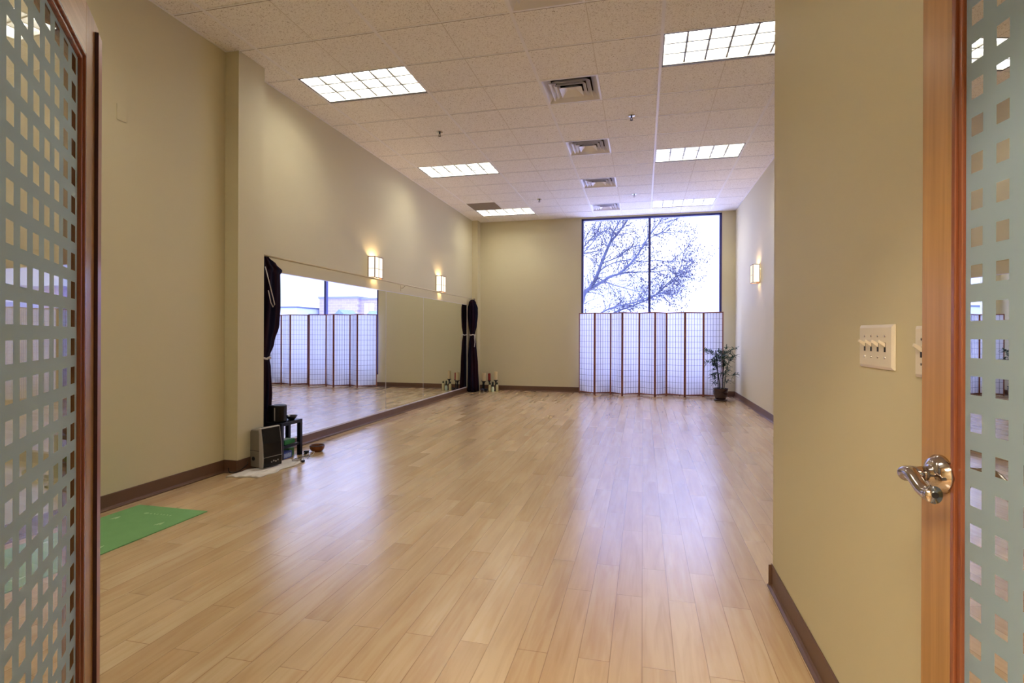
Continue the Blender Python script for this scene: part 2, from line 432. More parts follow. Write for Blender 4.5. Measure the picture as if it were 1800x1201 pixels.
# ------------------------------------------------------------------ ceiling lights
M_tube = emit('fluorescent_glow', (1.0, .955, .86), LAMP)
M_refl = mat('parabolic_white', (240, 240, 236), .3)
M_louv = mat('louver_aluminium', (150, 150, 146), .45)
M_rim = mat('fixture_rim_dark', (70, 64, 70), .5)
def make_troffer(label, x, y):
    t = thing('ceiling_light', label, 'ceiling light', (x, y, ZC), group='recessed fluorescent ceiling lights')
    w, d, g = 1.2192, .6096, .018
    b = BM()   # housing: open box up
    box(b, g, w - g, g, d - g, .135, .145)
    box(b, g, g + .008, g, d - g, 0.004, .135); box(b, w - g - .008, w - g, g, d - g, 0.004, .135)
    box(b, g, w - g, g, g + .008, 0.004, .135); box(b, g, w - g, d - g - .008, d - g, 0.004, .135)
    obj('housing', b, M_refl, t)
    b = BM()
    for a in ((0, w, 0, g), (0, w, d - g, d), (0, g, g, d - g), (w - g, w, g, d - g)): box(b, a[0], a[1], a[2], a[3], -.003, .016)
    obj('rim', b, M_rim, t)
    for i in range(3):
        b = BM(); yy = g + .01 + (i + .5) * (d - 2*g - .02) / 3; tube(b, [(.03, yy, .10), (w - .03, yy, .10)], .026, 12); obj('lamp_tube', b, M_tube, t, smooth=True)
    # parabolic louver blades: wedge section, narrow at the bottom
    b = BM()
    def blade(x0, y0, x1, y1):
        dx, dy = (x1 - x0), (y1 - y0); L = math.hypot(dx, dy); nx, ny = -dy / L, dx / L
        zt, zb = .075, .012
        wt, wb_ = .0085, .0085
        pts = []
        for z, ww in ((zb, wb_), (zt, wt)):
            for (px, py, s) in ((x0, y0, -1), (x1, y1, -1), (x1, y1, 1), (x0, y0, 1)):
                pts.append((px + nx * ww * s, py + ny * ww * s, z))
        hexa(b, pts)
    for i in range(1, 6): blade(g + .01 + i * (w - 2*g - .02) / 6, g + .01, g + .01 + i * (w - 2*g - .02) / 6, d - g - .01)
    for i in range(1, 3): blade(g + .01, g + .01 + i * (d - 2*g - .02) / 3, w - g - .01, g + .01 + i * (d - 2*g - .02) / 3)
    obj('louver', b, M_louv, t)
    return t
LT = [('nearest left ceiling light, above the start of the mirror wall', 0, 7), ('middle ceiling light of the left row', 0, 12), ('farthest left ceiling light, next to the grey square panel', 0, 17),
      ('nearest right ceiling light, cut by the near right wall', 6, 7), ('middle ceiling light of the right row', 6, 12), ('farthest right ceiling light, directly above the window', 6, 17),
      ('left-row ceiling light over the green mat, out of the picture above', 0, 2), ('added ceiling fill light just inside the doors, out of the picture above', 2, 0)]  # last entry is an added, unseen light that brightens the door end
t0 = None
for lab, kx, jy in LT:
    if t0 is None: t0 = make_troffer(lab, TX[kx], TY[jy])
    else: dup(t0, (TX[kx], TY[jy], ZC), 0, lab)

# ------------------------------------------------------------------ air diffusers
M_vent = mat('diffuser_white', (244, 240, 244), .4)
M_ventd = mat('duct_grey', (150, 136, 122), .8)
def make_vent(label, x, y):
    t = thing('air_diffuser', label, 'air vent', (x + .3048, y + .3048, ZC), group='square ceiling air vents')
    def ring(b, r0, z0, r1, z1, th=.002):
        q0 = [(-r0, -r0), (r0, -r0), (r0, r0), (-r0, r0)]; q1 = [(-r1, -r1), (r1, -r1), (r1, r1), (-r1, r1)]
        a = [b.verts.new((p[0], p[1], z0)) for p in q0]; c = [b.verts.new((p[0], p[1], z1)) for p in q1]
        a2 = [b.verts.new((p[0], p[1], z0 + th)) for p in q0]; c2 = [b.verts.new((p[0], p[1], z1 + th)) for p in q1]
        for i in range(4):
            j = (i + 1) % 4
            b.faces.new((a[i], a[j], c[j], c[i])); b.faces.new((a2[i], a2[j], c2[j], c2[i]))
            b.faces.new((a[i], a[j], a2[j], a2[i])); b.faces.new((c[i], c[j], c2[j], c2[i]))
    b = BM(); ring(b, .3045, -.006, .284, -.006, .008); ring(b, .284, -.006, .215, .07, .003); obj('frame', b, M_vent, t)
    b = BM(); ring(b, .3, .16, .0, .16); 
    box(b, -.3, .3, -.3, .3, .16, .165); box(b, -.3, -.29, -.3, .3, .003, .16); box(b, .29, .3, -.3, .3, .003, .16); box(b, -.29, .29, -.3, -.29, .003, .16); box(b, -.29, .29, .29, .3, .003, .16)
    obj('duct_box', b, M_ventd, t)
    b = BM(); ring(b, .215, -.010, .160, .045); obj('louver_ring', b, M_vent, t)
    b = BM(); ring(b, .165, -.016, .120, .035); obj('louver_ring', b, M_vent, t)
    b = BM(); ring(b, .118, -.022, .05, .024); box(b, -.05, .05, -.05, .05, .024, .027); obj('louver_core', b, M_vent, t)
    return t
VT = [('air vent nearest the viewer, cut by the top edge of the picture', 5), ('largest fully visible air vent, level with the nearest lights', 8), ('air vent between the middle ceiling lights, nearer one', 11),
      ('third fully visible air vent toward the window', 14), ('smallest air vent, just in front of the window', 17)]
t0 = None
for lab, jy in VT:
    if t0 is None: t0 = make_vent(lab, TX[4], TY[jy])
    else: dup(t0, (TX[4] + .3048, TY[jy] + .3048, ZC), 0, lab)

# ------------------------------------------------------------------ sprinklers
M_chrome = mat('chrome', (200, 200, 200), .18, metal=1)
SP = [('ceiling sprinkler just right of the nearest left light', -2.592, 6.64), ('ceiling sprinkler right of the largest air vent', -.146, 6.665), ('far ceiling sprinkler near the farthest left light', -1.977, 10.37), ('far ceiling sprinkler right of the smallest vents', -.171, 10.386)]
t0 = None
for lab, x, y in SP:
    if t0: dup(t0, (x, y, ZC), 0, lab); continue
    t0 = thing('sprinkler_head', lab, 'sprinkler', (x, y, ZC), group='ceiling sprinklers')
    b = BM(); lathe(b, [(0, 0), (.042, 0), (.040, -.006), (.022, -.012), (.014, -.012), (.014, -.002), (0, -.002)]); obj('escutcheon', b, M_chrome, t0, smooth=False)
    b = BM(); tube(b, [(0, 0, -.01), (0, 0, -.03)], .010, 10); tube(b, [(.009, 0, -.03), (.014, 0, -.042), (.004, 0, -.055)], .003, 6); tube(b, [(-.009, 0, -.03), (-.014, 0, -.042), (-.004, 0, -.055)], .003, 6); obj('frame', b, M_dark, t0)
    b = BM(); lathe(b, [(0, -.054), (.018, -.055), (.019, -.057), (0, -.059)], n=16); obj('deflector', b, M_dark, t0)

# ------------------------------------------------------------------ mirrors
m, nt, o = new_mat('mirror_silver')
g = N(nt, 'ShaderNodeBsdfGlossy'); g.inputs['Roughness'].default_value = 0; g.inputs[0].default_value = (.86, .90, .88, 1)
nt.links.new(g.outputs[0], o.inputs[0]); M_mirror = m
M_edge = mat('mirror_edge_channel', (225, 222, 228), .3, metal=.3)
MZ0, MZ1 = .118, 1.962
for y0, y1, lab in ((4.72, 7.655, 'nearest and widest wall mirror panel, reflecting the window and screens'), (7.665, 9.12, 'middle wall mirror panel between the two vertical seams'), (9.13, 11.60, 'farthest wall mirror panel, ending beside the far tied curtain')):
    t = thing('wall_mirror', lab, 'mirror', (XL, y0, 0), group='mirror panels along the left wall'); L = y1 - y0
    b = BM(); box(b, .001, .0065, 0, L, MZ0, MZ1); obj('glass', b, M_mirror, t)
    b = BM()
    box(b, .001, .011, 0, L, MZ0 - .012, MZ0); box(b, .0065, .011, 0, L, MZ0, MZ0 + .008)
    obj('bottom_channel', b, M_edge, t)
    b = BM(); box(b, .001, .009, 0, L, MZ1, MZ1 + .008); obj('top_channel', b, M_edge, t)
    b = BM(); box(b, .001, .0085, -.006 if y0 > 5 else 0, .0, MZ0, MZ1)
    if y0 > 5: obj('edge_strip', b, M_edge, t)
    else: b.free()
    if y0 > 9:
        b = BM(); box(b, .001, .0085, L, L + .006, MZ0, MZ1); obj('edge_strip', b, M_edge, t)

# ------------------------------------------------------------------ curtain rod
XRD = -3.78
t = thing('curtain_rod', 'thin cream curtain rod running above the mirrors', 'curtain rod', (XRD, 0, 2.105))
M_rod = mat('cream_rod', (214, 200, 168), .4)
b = BM(); tube(b, [(0, 4.70, 0), (0, 11.86, 0)], .011, 12); obj('rod', b, M_rod, t, smooth=True)
for y in (4.84, 8.2, 11.62):
    b = BM(); tube(b, [(-.088, y, -.05), (-.05, y, -.045), (-.012, y, -.012)], .006, 8); box(b, -.089, -.083, y - .012, y + .012, -.10, 0); obj('bracket', b, M_rod, t)
for y in (4.70, 11.86):
    b = BM(); lathe(b, [(0, -.03), (.016, -.026), (.024, -.008), (.024, .008), (.016, .026), (0, .03)], (0, y, 0), 14, 'Y'); obj('finial', b, mat('finial_pewter', (120, 112, 108), .4, metal=.6), t, smooth=True)

# ------------------------------------------------------------------ curtains
def cloth_mat():
    m, nt, o = new_mat('dark_curtain_cloth')
    p = N(nt, 'ShaderNodeBsdfPrincipled'); p.inputs['Roughness'].default_value = .85; p.inputs['Specular IOR Level'].default_value = .15
    tcn = N(nt, 'ShaderNodeTexCoord'); mpn = N(nt, 'ShaderNodeMapping'); mpn.inputs['Scale'].default_value = (14, 14, .6)
    nt.links.new(tcn.outputs['Object'], mpn.inputs[0])
    n = N(nt, 'ShaderNodeTexNoise'); n.inputs['Scale'].default_value = 1; nt.links.new(mpn.outputs[0], n.inputs['Vector'])
    r = N(nt, 'ShaderNodeValToRGB'); r.color_ramp.elements[0].position = .42; r.color_ramp.elements[0].color = (*s2l((12, 10, 34)), 1)
    r.color_ramp.elements[1].position = .60; r.color_ramp.elements[1].color = (*s2l((36, 10, 22)), 1)
    nt.links.new(n.outputs['Fac'], r.inputs[0]); nt.links.new(r.outputs[0], p.inputs['Base Color']); nt.links.new(p.outputs[0], o.inputs[0]); return m
M_cloth = cloth_mat()
M_cord = mat('white_cord', (214, 206, 200), .7)
def curtain(label, lowx, levels, tie_z, tail):
    # levels: z, y centre, half width in y, half depth in x
    t = thing('curtain', label, 'curtain', (XRD, levels[0][1], 0), group='tied-back dark curtains')
    y00 = levels[0][1]
    b = BM(); n = 72; rings = []
    # refine by interpolation
    zs = []
    for i in range(len(levels) - 1):
        a, c = levels[i], levels[i+1]; st = 6
        for s in range(st):
            u = s / st; u2 = u * u * (3 - 2 * u)
            zs.append([a[k] + (c[k] - a[k]) * (u if k == 0 else u2) for k in range(4)])
    zs.append(list(levels[-1]))
    for (z, yc, hw, hd) in zs:
        ring = []
        near = min(1, abs(z - tie_z) / .35)
        for k in range(n):
            th = 2 * PI * k / n
            rip = 1 + (.05 + .13 * near) * math.sin(9 * th + 1.3 * math.sin(z * 2.2)) + .05 * math.sin(4 * th + z * 3)
            ring.append(b.verts.new((hd * rip * math.cos(th) + lowx * max(0, min(1, (.8 - z) / .4)), (yc - y00) + hw * rip * math.sin(th), z)))
        rings.append(ring)
    for i in range(len(rings) - 1):
        for k in range(n): b.faces.new((rings[i][k], rings[i][(k+1) % n], rings[i+1][(k+1) % n], rings[i+1][k]))
    b.faces.new(rings[0]); b.faces.new(list(reversed(rings[-1])))
    obj('cloth', b, M_cloth, t, smooth=True)
    tl = min(zs, key=lambda q: abs(q[0] - tie_z))
    b = BM(); pts = [((tl[3] * 1.1 + .006) * math.cos(a * PI / 12), tl[1] - y00 + (tl[2] * 1.1 + .006) * math.sin(a * PI / 12), tie_z + .006 * math.sin(a)) for a in range(25)]
    tube(b, pts, .011, 8)
    o = obj('tie', b, M_cord, t, smooth=True); o['label'] = 'white cord tie around the curtain'
    if tail:
        b = BM(); y = tl[1] - y00 - tl[2] * .7; x = tl[3] + .02
        tube(b, [(x, y, tie_z), (x + .01, y - .03, tie_z - .08), (x + .012, y - .01, tie_z - .16), (x + .01, y - .035, tie_z - .27)], .010, 8)
        obj('tie_tail', b, M_cord, t, smooth=True)
    else:
        b = BM(); tube(b, [(.06, -.06, 1.98), (.085, -.03, 1.82), (.095, .02, 1.66), (.095, .04, 1.60), (.095, .015, 1.575), (.095, -.02, 1.62), (.09, -.05, 1.74)], .005, 6)
        obj('loop_cord', b, M_cord, t, smooth=True)
    return t
curtain('near dark curtain gathered beside the pillar, white tie at its middle', -.038, [(2.09, 4.79, .045, .035), (2.03, 4.83, .11, .055), (1.97, 4.88, .15, .065), (1.92, 4.85, .14, .07), (1.6, 4.84, .145, .075), (1.4, 4.83, .14, .07), (1.2, 4.80, .11, .06), (1.05, 4.78, .07, .045), (.95, 4.79, .08, .05), (.6, 4.81, .10, .045), (.4, 4.81, .115, .036), (.12, 4.82, .12, .036)], 1.05, False)
curtain('far dark curtain in the corner, tied at its middle with a hanging white tail', 0, [(2.09, 11.76, .05, .035), (2.03, 11.76, .12, .06), (1.9, 11.80, .17, .085), (1.75, 11.81, .18, .085), (1.5, 11.79, .14, .075), (1.29, 11.76, .08, .05), (1.1, 11.78, .12, .07), (.6, 11.80, .15, .10), (.01, 11.79, .17, .12)], 1.29, True)

# ------------------------------------------------------------------ sconces
def paper_mat(name, strength):
    m, nt, o = new_mat(name)
    e = N(nt, 'ShaderNodeEmission'); e.inputs[0].default_value = (1, .90, .70, 1); e.inputs[1].default_value = strength
    nt.links.new(e.outputs[0], o.inputs[0]); return m
M_paper = paper_mat('lit_shade_paper', .62)
M_scw = wood('sconce_wood', (120, 74, 40), (156, 104, 62), rough=.5)
def sconce(label, loc, rz):
    t = thing('wall_sconce', label, 'wall lamp', loc, rz, group='square paper wall lamps')
    # local +x out of the wall, y along it, z up; box .11 x .25 x .31
    D, W, H, s = .115, .25, .31, .010
    b = BM()
    for y in (0, W - s):
        for x in (.002, D - s): box(b, x, x + s, y, y + s, 0, H)
        for z in (0, H - s): box(b, .002 + s, D - s, y, y + s, z, z + s)
    for z in (0, H - s): box(b, D - s, D, s, W - s, z, z + s)
    for z in (0, H - s): box(b, .002, .002 + s, s, W - s, z, z + s)
    obj('frame', b, M_scw, t)
    b = BM(); box(b, D - .005, D - .001, W/2 - .003, W/2 + .003, s, H - s); box(b, D - .005, D - .001, s, W - s, H * .42, H * .42 + .004)
    box(b, s + .002, D - s, .0005, .0035, H * .42, H * .42 + .004); obj('muntin', b, M_scw, t)
    b = BM(); box(b, D - .007, D - .0055, s, W - s, s, H - s); box(b, s + .002, D - s, .004, .0055, s, H - s); box(b, s + .002, D - s, W - .0055, W - .004, s, H - s)
    obj('shade_paper', b, M_paper, t)
    b = BM(); lathe(b, [(0, .10), (.016, .105), (.028, .14), (.03, .165), (.02, .19), (0, .198)], (.055, W/2, 0), 14); obj('bulb', b, emit('bulb_glow', (1, .78, .48), 3), t, smooth=True)
    b = BM(); tube(b, [(.055, W/2, .03), (.055, W/2, .104)], .015, 10); box(b, .001, .055, W/2 - .01, W/2 + .01, .03, .045); obj('socket', b, M_plate, t)
    l = bpy.data.lights.new('sconce_light', 'POINT'); l.energy = 4.0; l.color = (1, .72, .40); l.shadow_soft_size = .02
    lo = bpy.data.objects.new('sconce_light', l); COL.objects.link(lo); lo.parent = t; lo.location = (.055, W/2, .235)
    l2 = bpy.data.lights.new('sconce_light', 'POINT'); l2.energy = 1.8; l2.color = (1, .72, .40); l2.shadow_soft_size = .02
    lo = bpy.data.objects.new('sconce_light', l2); COL.objects.link(lo); lo.parent = t; lo.location = (.055, W/2 + .03, .07)
    return t
sconce('near paper wall lamp above the curtain rod, the larger of two on the left wall', (XL, 7.10, 2.118), 0)
sconce('far paper wall lamp above the curtain rod on the left wall', (XL, 9.74, 2.118), 0)
t = sconce('only paper wall lamp on the right wall', (XR, 9.97, 2.185), PI)

# ------------------------------------------------------------------ folding screens
def shoji_paper():
    m, nt, o = new_mat('shoji_paper')
    d = N(nt, 'ShaderNodeBsdfDiffuse'); d.inputs[0].default_value = (.82, .82, .86, 1)
    tr = N(nt, 'ShaderNodeBsdfTranslucent'); tr.inputs[0].default_value = (.90, .90, .93, 1)
    mx = N(nt, 'ShaderNodeMixShader'); mx.inputs[0].default_value = .62
    nt.links.new(d.outputs[0], mx.inputs[1]); nt.links.new(tr.outputs[0], mx.inputs[2]); nt.links.new(mx.outputs[0], o.inputs[0]); return m
M_shoji = shoji_paper()
M_scr = wood('screen_wood_reddish', (122, 66, 48), (158, 96, 70), rough=.5)
M_grid = mat('screen_lattice', (92, 88, 108), .6)
M_hinge = mat('hinge_brass', (120, 100, 80), .4, metal=.8)
SC = [((-1.39, 12.10), (-1.02, 11.80), (-.69, 12.05), (-.433, 11.72)), ((-.43, 11.715), (-.08, 11.97), (.245, 11.72), (.482, 12.04)), ((.486, 12.045), (.85, 11.83), (1.235, 12.02), (1.60, 11.80))]
labs = ['left three-panel folding paper screen, beside the bare wall', 'middle three-panel folding paper screen under the window mullion', 'right three-panel folding paper screen, behind the potted bamboo']
for pts, lab in zip(SC, labs):
    t = thing('folding_screen', lab, 'folding screen', (*pts[0], 0), group='white paper folding screens in front of the window')
    H = 1.785
    for i in range(3):
        a, c = Vector(pts[i]), Vector(pts[i+1]); L = (c - a).length; ang = math.atan2(c.y - a.y, c.x - a.x)
        e = Matrix.Translation((a.x - pts[0][0], a.y - pts[0][1], 0)) @ Matrix.Rotation(ang, 4, 'Z')
        fw, th = .020, .009; e0, e1 = .002, L - .002
        b = BM()
        box(b, e0, e0 + fw, -th, th, 0, H); box(b, e1 - fw, e1, -th, th, 0, H); box(b, e0 + fw, e1 - fw, -th, th, H - fw, H); box(b, e0 + fw, e1 - fw, -th, th, .035, .035 + fw)
        o = obj('panel_frame', b, M_scr, t, bevel=.002); o.matrix_local = e
        b = BM(); x0, x1, z0, z1 = e0 + fw, e1 - fw, .035 + fw, H - fw
        for k in range(1, 6): x = x0 + (x1 - x0) * k / 6; box(b, x - .0022, x + .0022, -.007, -.001, z0, z1)
        for k in range(1, 14): z = z0 + (z1 - z0) * k / 14; box(b, x0, x1, -.0065, -.0015, z - .0022, z + .0022)
        o = obj('lattice', b, M_grid, t); o.matrix_local = e
        b = BM(); box(b, x0, x1, .0005, .0012, z0, z1)
        o = obj('paper', b, M_shoji, t); o.matrix_local = e
        if i:
            for hz in (.22, .95, 1.55):
                b = BM(); tube(b, [(pts[i][0] - pts[0][0], pts[i][1] - pts[0][1] - (.012 if i == 1 and lab[0] != 'm' else -.012) * 0 , hz), (pts[i][0] - pts[0][0], pts[i][1] - pts[0][1], hz + .05)], .006, 8); obj('hinge', b, M_hinge, t)

# ------------------------------------------------------------------ potted bamboo
PX, PY = 1.50, 11.42
t = thing('potted_bamboo', 'artificial bamboo in a dark brown pot, in front of the right screen', 'plant', (PX, PY, 0))
M_pot = mat('pot_dark_brown', (52, 26, 26), .25, var=.1, coat=.4)
b = BM(); lathe(b, [(0, .03), (.085, .03), (.100, .045), (.132, .12), (.140, .19), (.133, .225), (.142, .232), (.145, .25), (.135, .252), (.125, .235), (.12, .2), (0, .2)], n=32); obj('pot', b, M_pot, t, smooth=True)
b = BM(); lathe(b, [(0, .0), (.115, .0), (.128, .012), (.128, .028), (.118, .03), (.1, .022), (0, .022)], n=32); obj('saucer', b, M_pot, t, smooth=True)
b = BM(); lathe(b, [(0, .222), (.122, .214)], n=24); lathe(b, [(0, .19), (.10, .19), (.122, .214)], n=24); obj('moss', b, mat('dark_moss', (44, 48, 30), .9, var=.3, vscale=60), t)
rs = random.Random(11)
stems = [(-.045, .02, -.06, 1.00, (22, 22, 34)), (0, -.03, .01, .95, (150, 150, 150)), (.04, .02, .05, .98, (34, 42, 36)), (.065, -.01, .13, .86, (128, 134, 120)), (-.01, .05, -.13, .80, (30, 34, 34))]
leafb = BM()
def leaf(p, d, L, w):
    d = d.normalized(); side = d.cross(Vector((0, 0, 1)))
    side = side.normalized() if side.length > .05 else Vector((1, 0, 0))
    up = side.cross(d); p = Vector(p); v = []
    for s, ww in ((0, .12), (.25, .9), (.55, 1), (.8, .55), (1, .03)):
        c = p + d * L * s - Vector((0, 0, 1)) * (L * .35 * s * s)
        v.append((leafb.verts.new(c - side * w * ww * .5 + up * w * .12), leafb.verts.new(c - up * w * .1), leafb.verts.new(c + side * w * ww * .5 + up * w * .12)))
    for a, c in zip(v[:-1], v[1:]):
        leafb.faces.new((a[0], a[1], c[1], c[0])); leafb.faces.new((a[1], a[2], c[2], c[1]))
twb = BM()
def spray(p, d, L, n):
    q = [Vector(p)]
    for i in range(4): q.append(q[-1] + (d.normalized() + Vector((rs.uniform(-.15, .15), rs.uniform(-.15, .15), rs.uniform(-.1, .12)))) * L / 4)
    tube(twb, q, [.0035, .003, .0025, .002, .001], 5)
    for i in range(int(n * 1.5)):
        s = rs.uniform(.3, 1) * 4; k = min(3, int(s)); pp = q[k].lerp(q[k+1], s - k)
        dd = d.normalized() * .5 + Vector((rs.uniform(-1, 1), rs.uniform(-1, 1), rs.uniform(-.35, .9)))
        leaf(pp, dd, rs.uniform(.07, .12), rs.uniform(.016, .024))
for (sx, sy, lean, h, colr) in stems:
    b = BM(); pts = [(sx + lean * u * u * .8, sy, .2 + (h - .2) * u) for u in [i / 10 for i in range(11)]]
    tube(b, pts, [.0095 if i % 2 else .011 for i in range(11)], 10)
    obj('stem', b, mat('stem_tone', colr, .45), t, smooth=True)
    for i in range(7):
        u = rs.uniform(.30, 1) if rs.random() < .35 else rs.uniform(.72, 1.0)
        p = (sx + lean * u * u * .8, sy, .2 + (h - .2) * u); a = rs.uniform(0, 2 * PI)
        spray(p, Vector((math.cos(a), math.sin(a) * .75, rs.uniform(-.1, .7))), rs.uniform(.10, .24), 8)
spray((.02, 0, .90), Vector((1, -.1, .55)), .36, 16); spray((.03, 0, .82), Vector((1, -.2, .35)), .26, 12); spray((-.05, 0, .92), Vector((-1, -.1, .35)), .28, 14)
spray((-.05, 0, .80), Vector((-1, 0, -.15)), .26, 12); spray((.02, 0, .44), Vector((1, -.1, .35)), .24, 6); spray((.18, -.02, .52), Vector((1, 0, .15)), .14, 9)
for z in (.34, .42, .5, .6, .68): spray((-.04, 0, z), Vector((-1, -.3, .25)), .13, 8)
for z in (.36, .55, .63): spray((.04, 0, z), Vector((1, -.3, .35)), .12, 7)
for v in list(twb.verts) + list(leafb.verts):
    if v.co.x > .34: v.co.x = .34 + (v.co.x - .34) * .15
obj('twigs', twb, mat('twig_brown', (60, 52, 40), .7), t)
obj('foliage', leafb, mat('bamboo_leaf', (36, 72, 50), .5, var=.45, vscale=25), t)

# ------------------------------------------------------------------ candles by the far corner
M_cream = mat('cream_wax', (226, 206, 160), .5); M_red = mat('red_wax', (150, 34, 28), .5); M_orng = mat('orange_wax', (206, 130, 84), .5)
M_blackm = mat('black_metal', (20, 22, 34), .35, metal=.3)
def holder(label, x, y, h, r):
    b = BM(); lathe(b, [(0, 0), (r * 1.1, 0), (r * 1.1, .01), (r * .55, .025), (r * .3, h * .3), (r * .5, h * .5), (r * .28, h * .7), (r * .5, h * .88), (r * 1.12, h * .96), (r * 1.15, h), (0, h)], n=20)
    return tag(obj('candle_holder', b, M_blackm, loc=(x, y, 0), smooth=True), label, 'candle holder', 'black turned candle holders')
def candle(label, x, y, z, h, r, m):
    t = thing('pillar_candle', label, 'candle', (x, y, z), group='pillar candles in the far corner')
    b = BM(); lathe(b, [(0, 0), (r, 0), (r, h - .004), (r * .9, h), (r * .5, h - .006), (0, h - .008)], n=20); obj('wax', b, m, t, smooth=False)
    b = BM(); tube(b, [(0, 0, h - .01), (.002, 0, h + .012)], .002, 5); obj('wick', b, M_dark, t)
holder('black candle holder carrying the wide cream candle, nearest the curtain', -3.545, 11.90, .235, .05)
candle('wide cream pillar candle on the holder nearest the curtain', -3.545, 11.90, .2355, .185, .043, M_cream)
holder('black candle holder carrying the red candle', -3.455, 12.03, .24, .035)
candle('dark red pillar candle beside the wide cream one', -3.455, 12.03, .2405, .16, .030, M_red)
holder('black candle holder carrying the orange candle, half hidden behind', -3.615, 12.05, .23, .035)
candle('orange-red pillar candle half hidden behind the wide cream one', -3.615, 12.05, .2305, .15, .022, M_orng)
holder('separate black candle holder standing behind the jars', -3.295, 12.02, .255, .045)
candle('cream pillar candle on the separate holder behind the jars', -3.295, 12.02, .2555, .19, .038, M_cream)
M_jar = mat('cream_glass_jar', (216, 208, 160), .15, coat=.5); M_jar2 = mat('pale_green_jar', (206, 224, 206), .15, coat=.5)
for (lab, x, y, mm, h) in (('cream jar with dark lid, left of the three jars', -3.385, 11.84, M_jar, .16), ('pale green jar with dark neck, middle of the three jars', -3.305, 11.80, M_jar2, .12), ('cream jar with olive lid, right of the three jars', -3.215, 11.84, M_jar, .17)):
    t = thing('glass_jar', lab, 'jar', (x, y, 0), group='small jars by the candles')
    b = BM(); lathe(b, [(0, 0), (.028, 0), (.032, .006), (.032, h - .03), (.022, h - .008), (.018, h), (0, h)], n=20); obj('body', b, mm, t, smooth=True)
    k = .11 if mm is M_jar2 else .045
    b = BM(); lathe(b, [(0, h), (.021, h), (.022, h + .01), (.02, h + k - .01), (.012, h + k), (0, h + k)], n=16); obj('lid', b, mat('jar_lid', (44, 52, 36), .3), t, smooth=False)
b = BM(); box(b, -3.69, -3.42, 11.96, 12.12, 0.0, .012)
b.free()
for (x, y, lab) in ((-3.56, 11.80, 'small dark glass votive cup beside the far curtain'), (-3.47, 11.82, 'small dark glass votive cup in front of the red candle')):
    b = BM(); lathe(b, [(0, 0), (.03, 0), (.04, .05), (.042, .07), (.038, .07), (.032, .02), (0, .015)], n=20)
    tag(obj('votive_cup', b, mat('navy_glass', (18, 22, 60), .1, coat=.6), loc=(x, y, 0), smooth=True), lab, 'candle cup', 'dark votive cups')

# ------------------------------------------------------------------ humidifier, stool and clutter by the pillar
M_gry = mat('grey_plastic', (124, 116, 104), .45); M_lg = mat('light_grey_plastic', (176, 170, 164), .4)
M_blk = mat('gloss_black', (6, 6, 12), .22, spec=.35); M_blk2 = mat('black_plastic', (12, 12, 16), .5, spec=.3)
# white towel
b = BM(); nx, ny = 26, 34
c0, c1, c2, c3 = Vector((-3.66, 4.14)), Vector((-3.345, 4.20)), Vector((-3.33, 4.83)), Vector((-3.56, 4.86)); rt = random.Random(3); g_ = []
for i in range(nx + 1):
    row = []
    for j in range(ny + 1):
        u, v = i / nx, j / ny
        p = (c0 * (1-u) * (1-v) + c1 * u * (1-v) + c2 * u * v + c3 * (1-u) * v)
        z = .010 + .004 * math.sin(u * 17 + v * 6) + .003 * math.sin(v * 23 - u * 9)
        if v < .22: z += .010 * (math.sin(u * 12) ** 2)
        wob = .012 * math.sin(v * 14 + u * 4); row.append((p.x + wob, p.y + .01 * math.sin(u * 12), z))
    g_.append(row)
top = [[b.verts.new(q) for q in r] for r in g_]; bot = [[b.verts.new((q[0], q[1], .001)) for q in r] for r in g_]
for i in range(nx):
    for j in range(ny):
        b.faces.new((top[i][j], top[i+1][j], top[i+1][j+1], top[i][j+1])); b.faces.new((bot[i][j+1], bot[i+1][j+1], bot[i+1][j], bot[i][j]))
for i in range(nx):
    for j in (0, ny): b.faces.new((top[i][j], top[i+1][j], bot[i+1][j], bot[i][j]))
for j in range(ny):
    for i in (0, nx): b.faces.new((top[i][j], top[i][j+1], bot[i][j+1], bot[i][j]))
tag(obj('towel', b, mat('white_terry', (226, 220, 214), .95, bump=.8, bscale=260), smooth=True), 'crumpled white towel on the floor under the humidifier', 'towel')
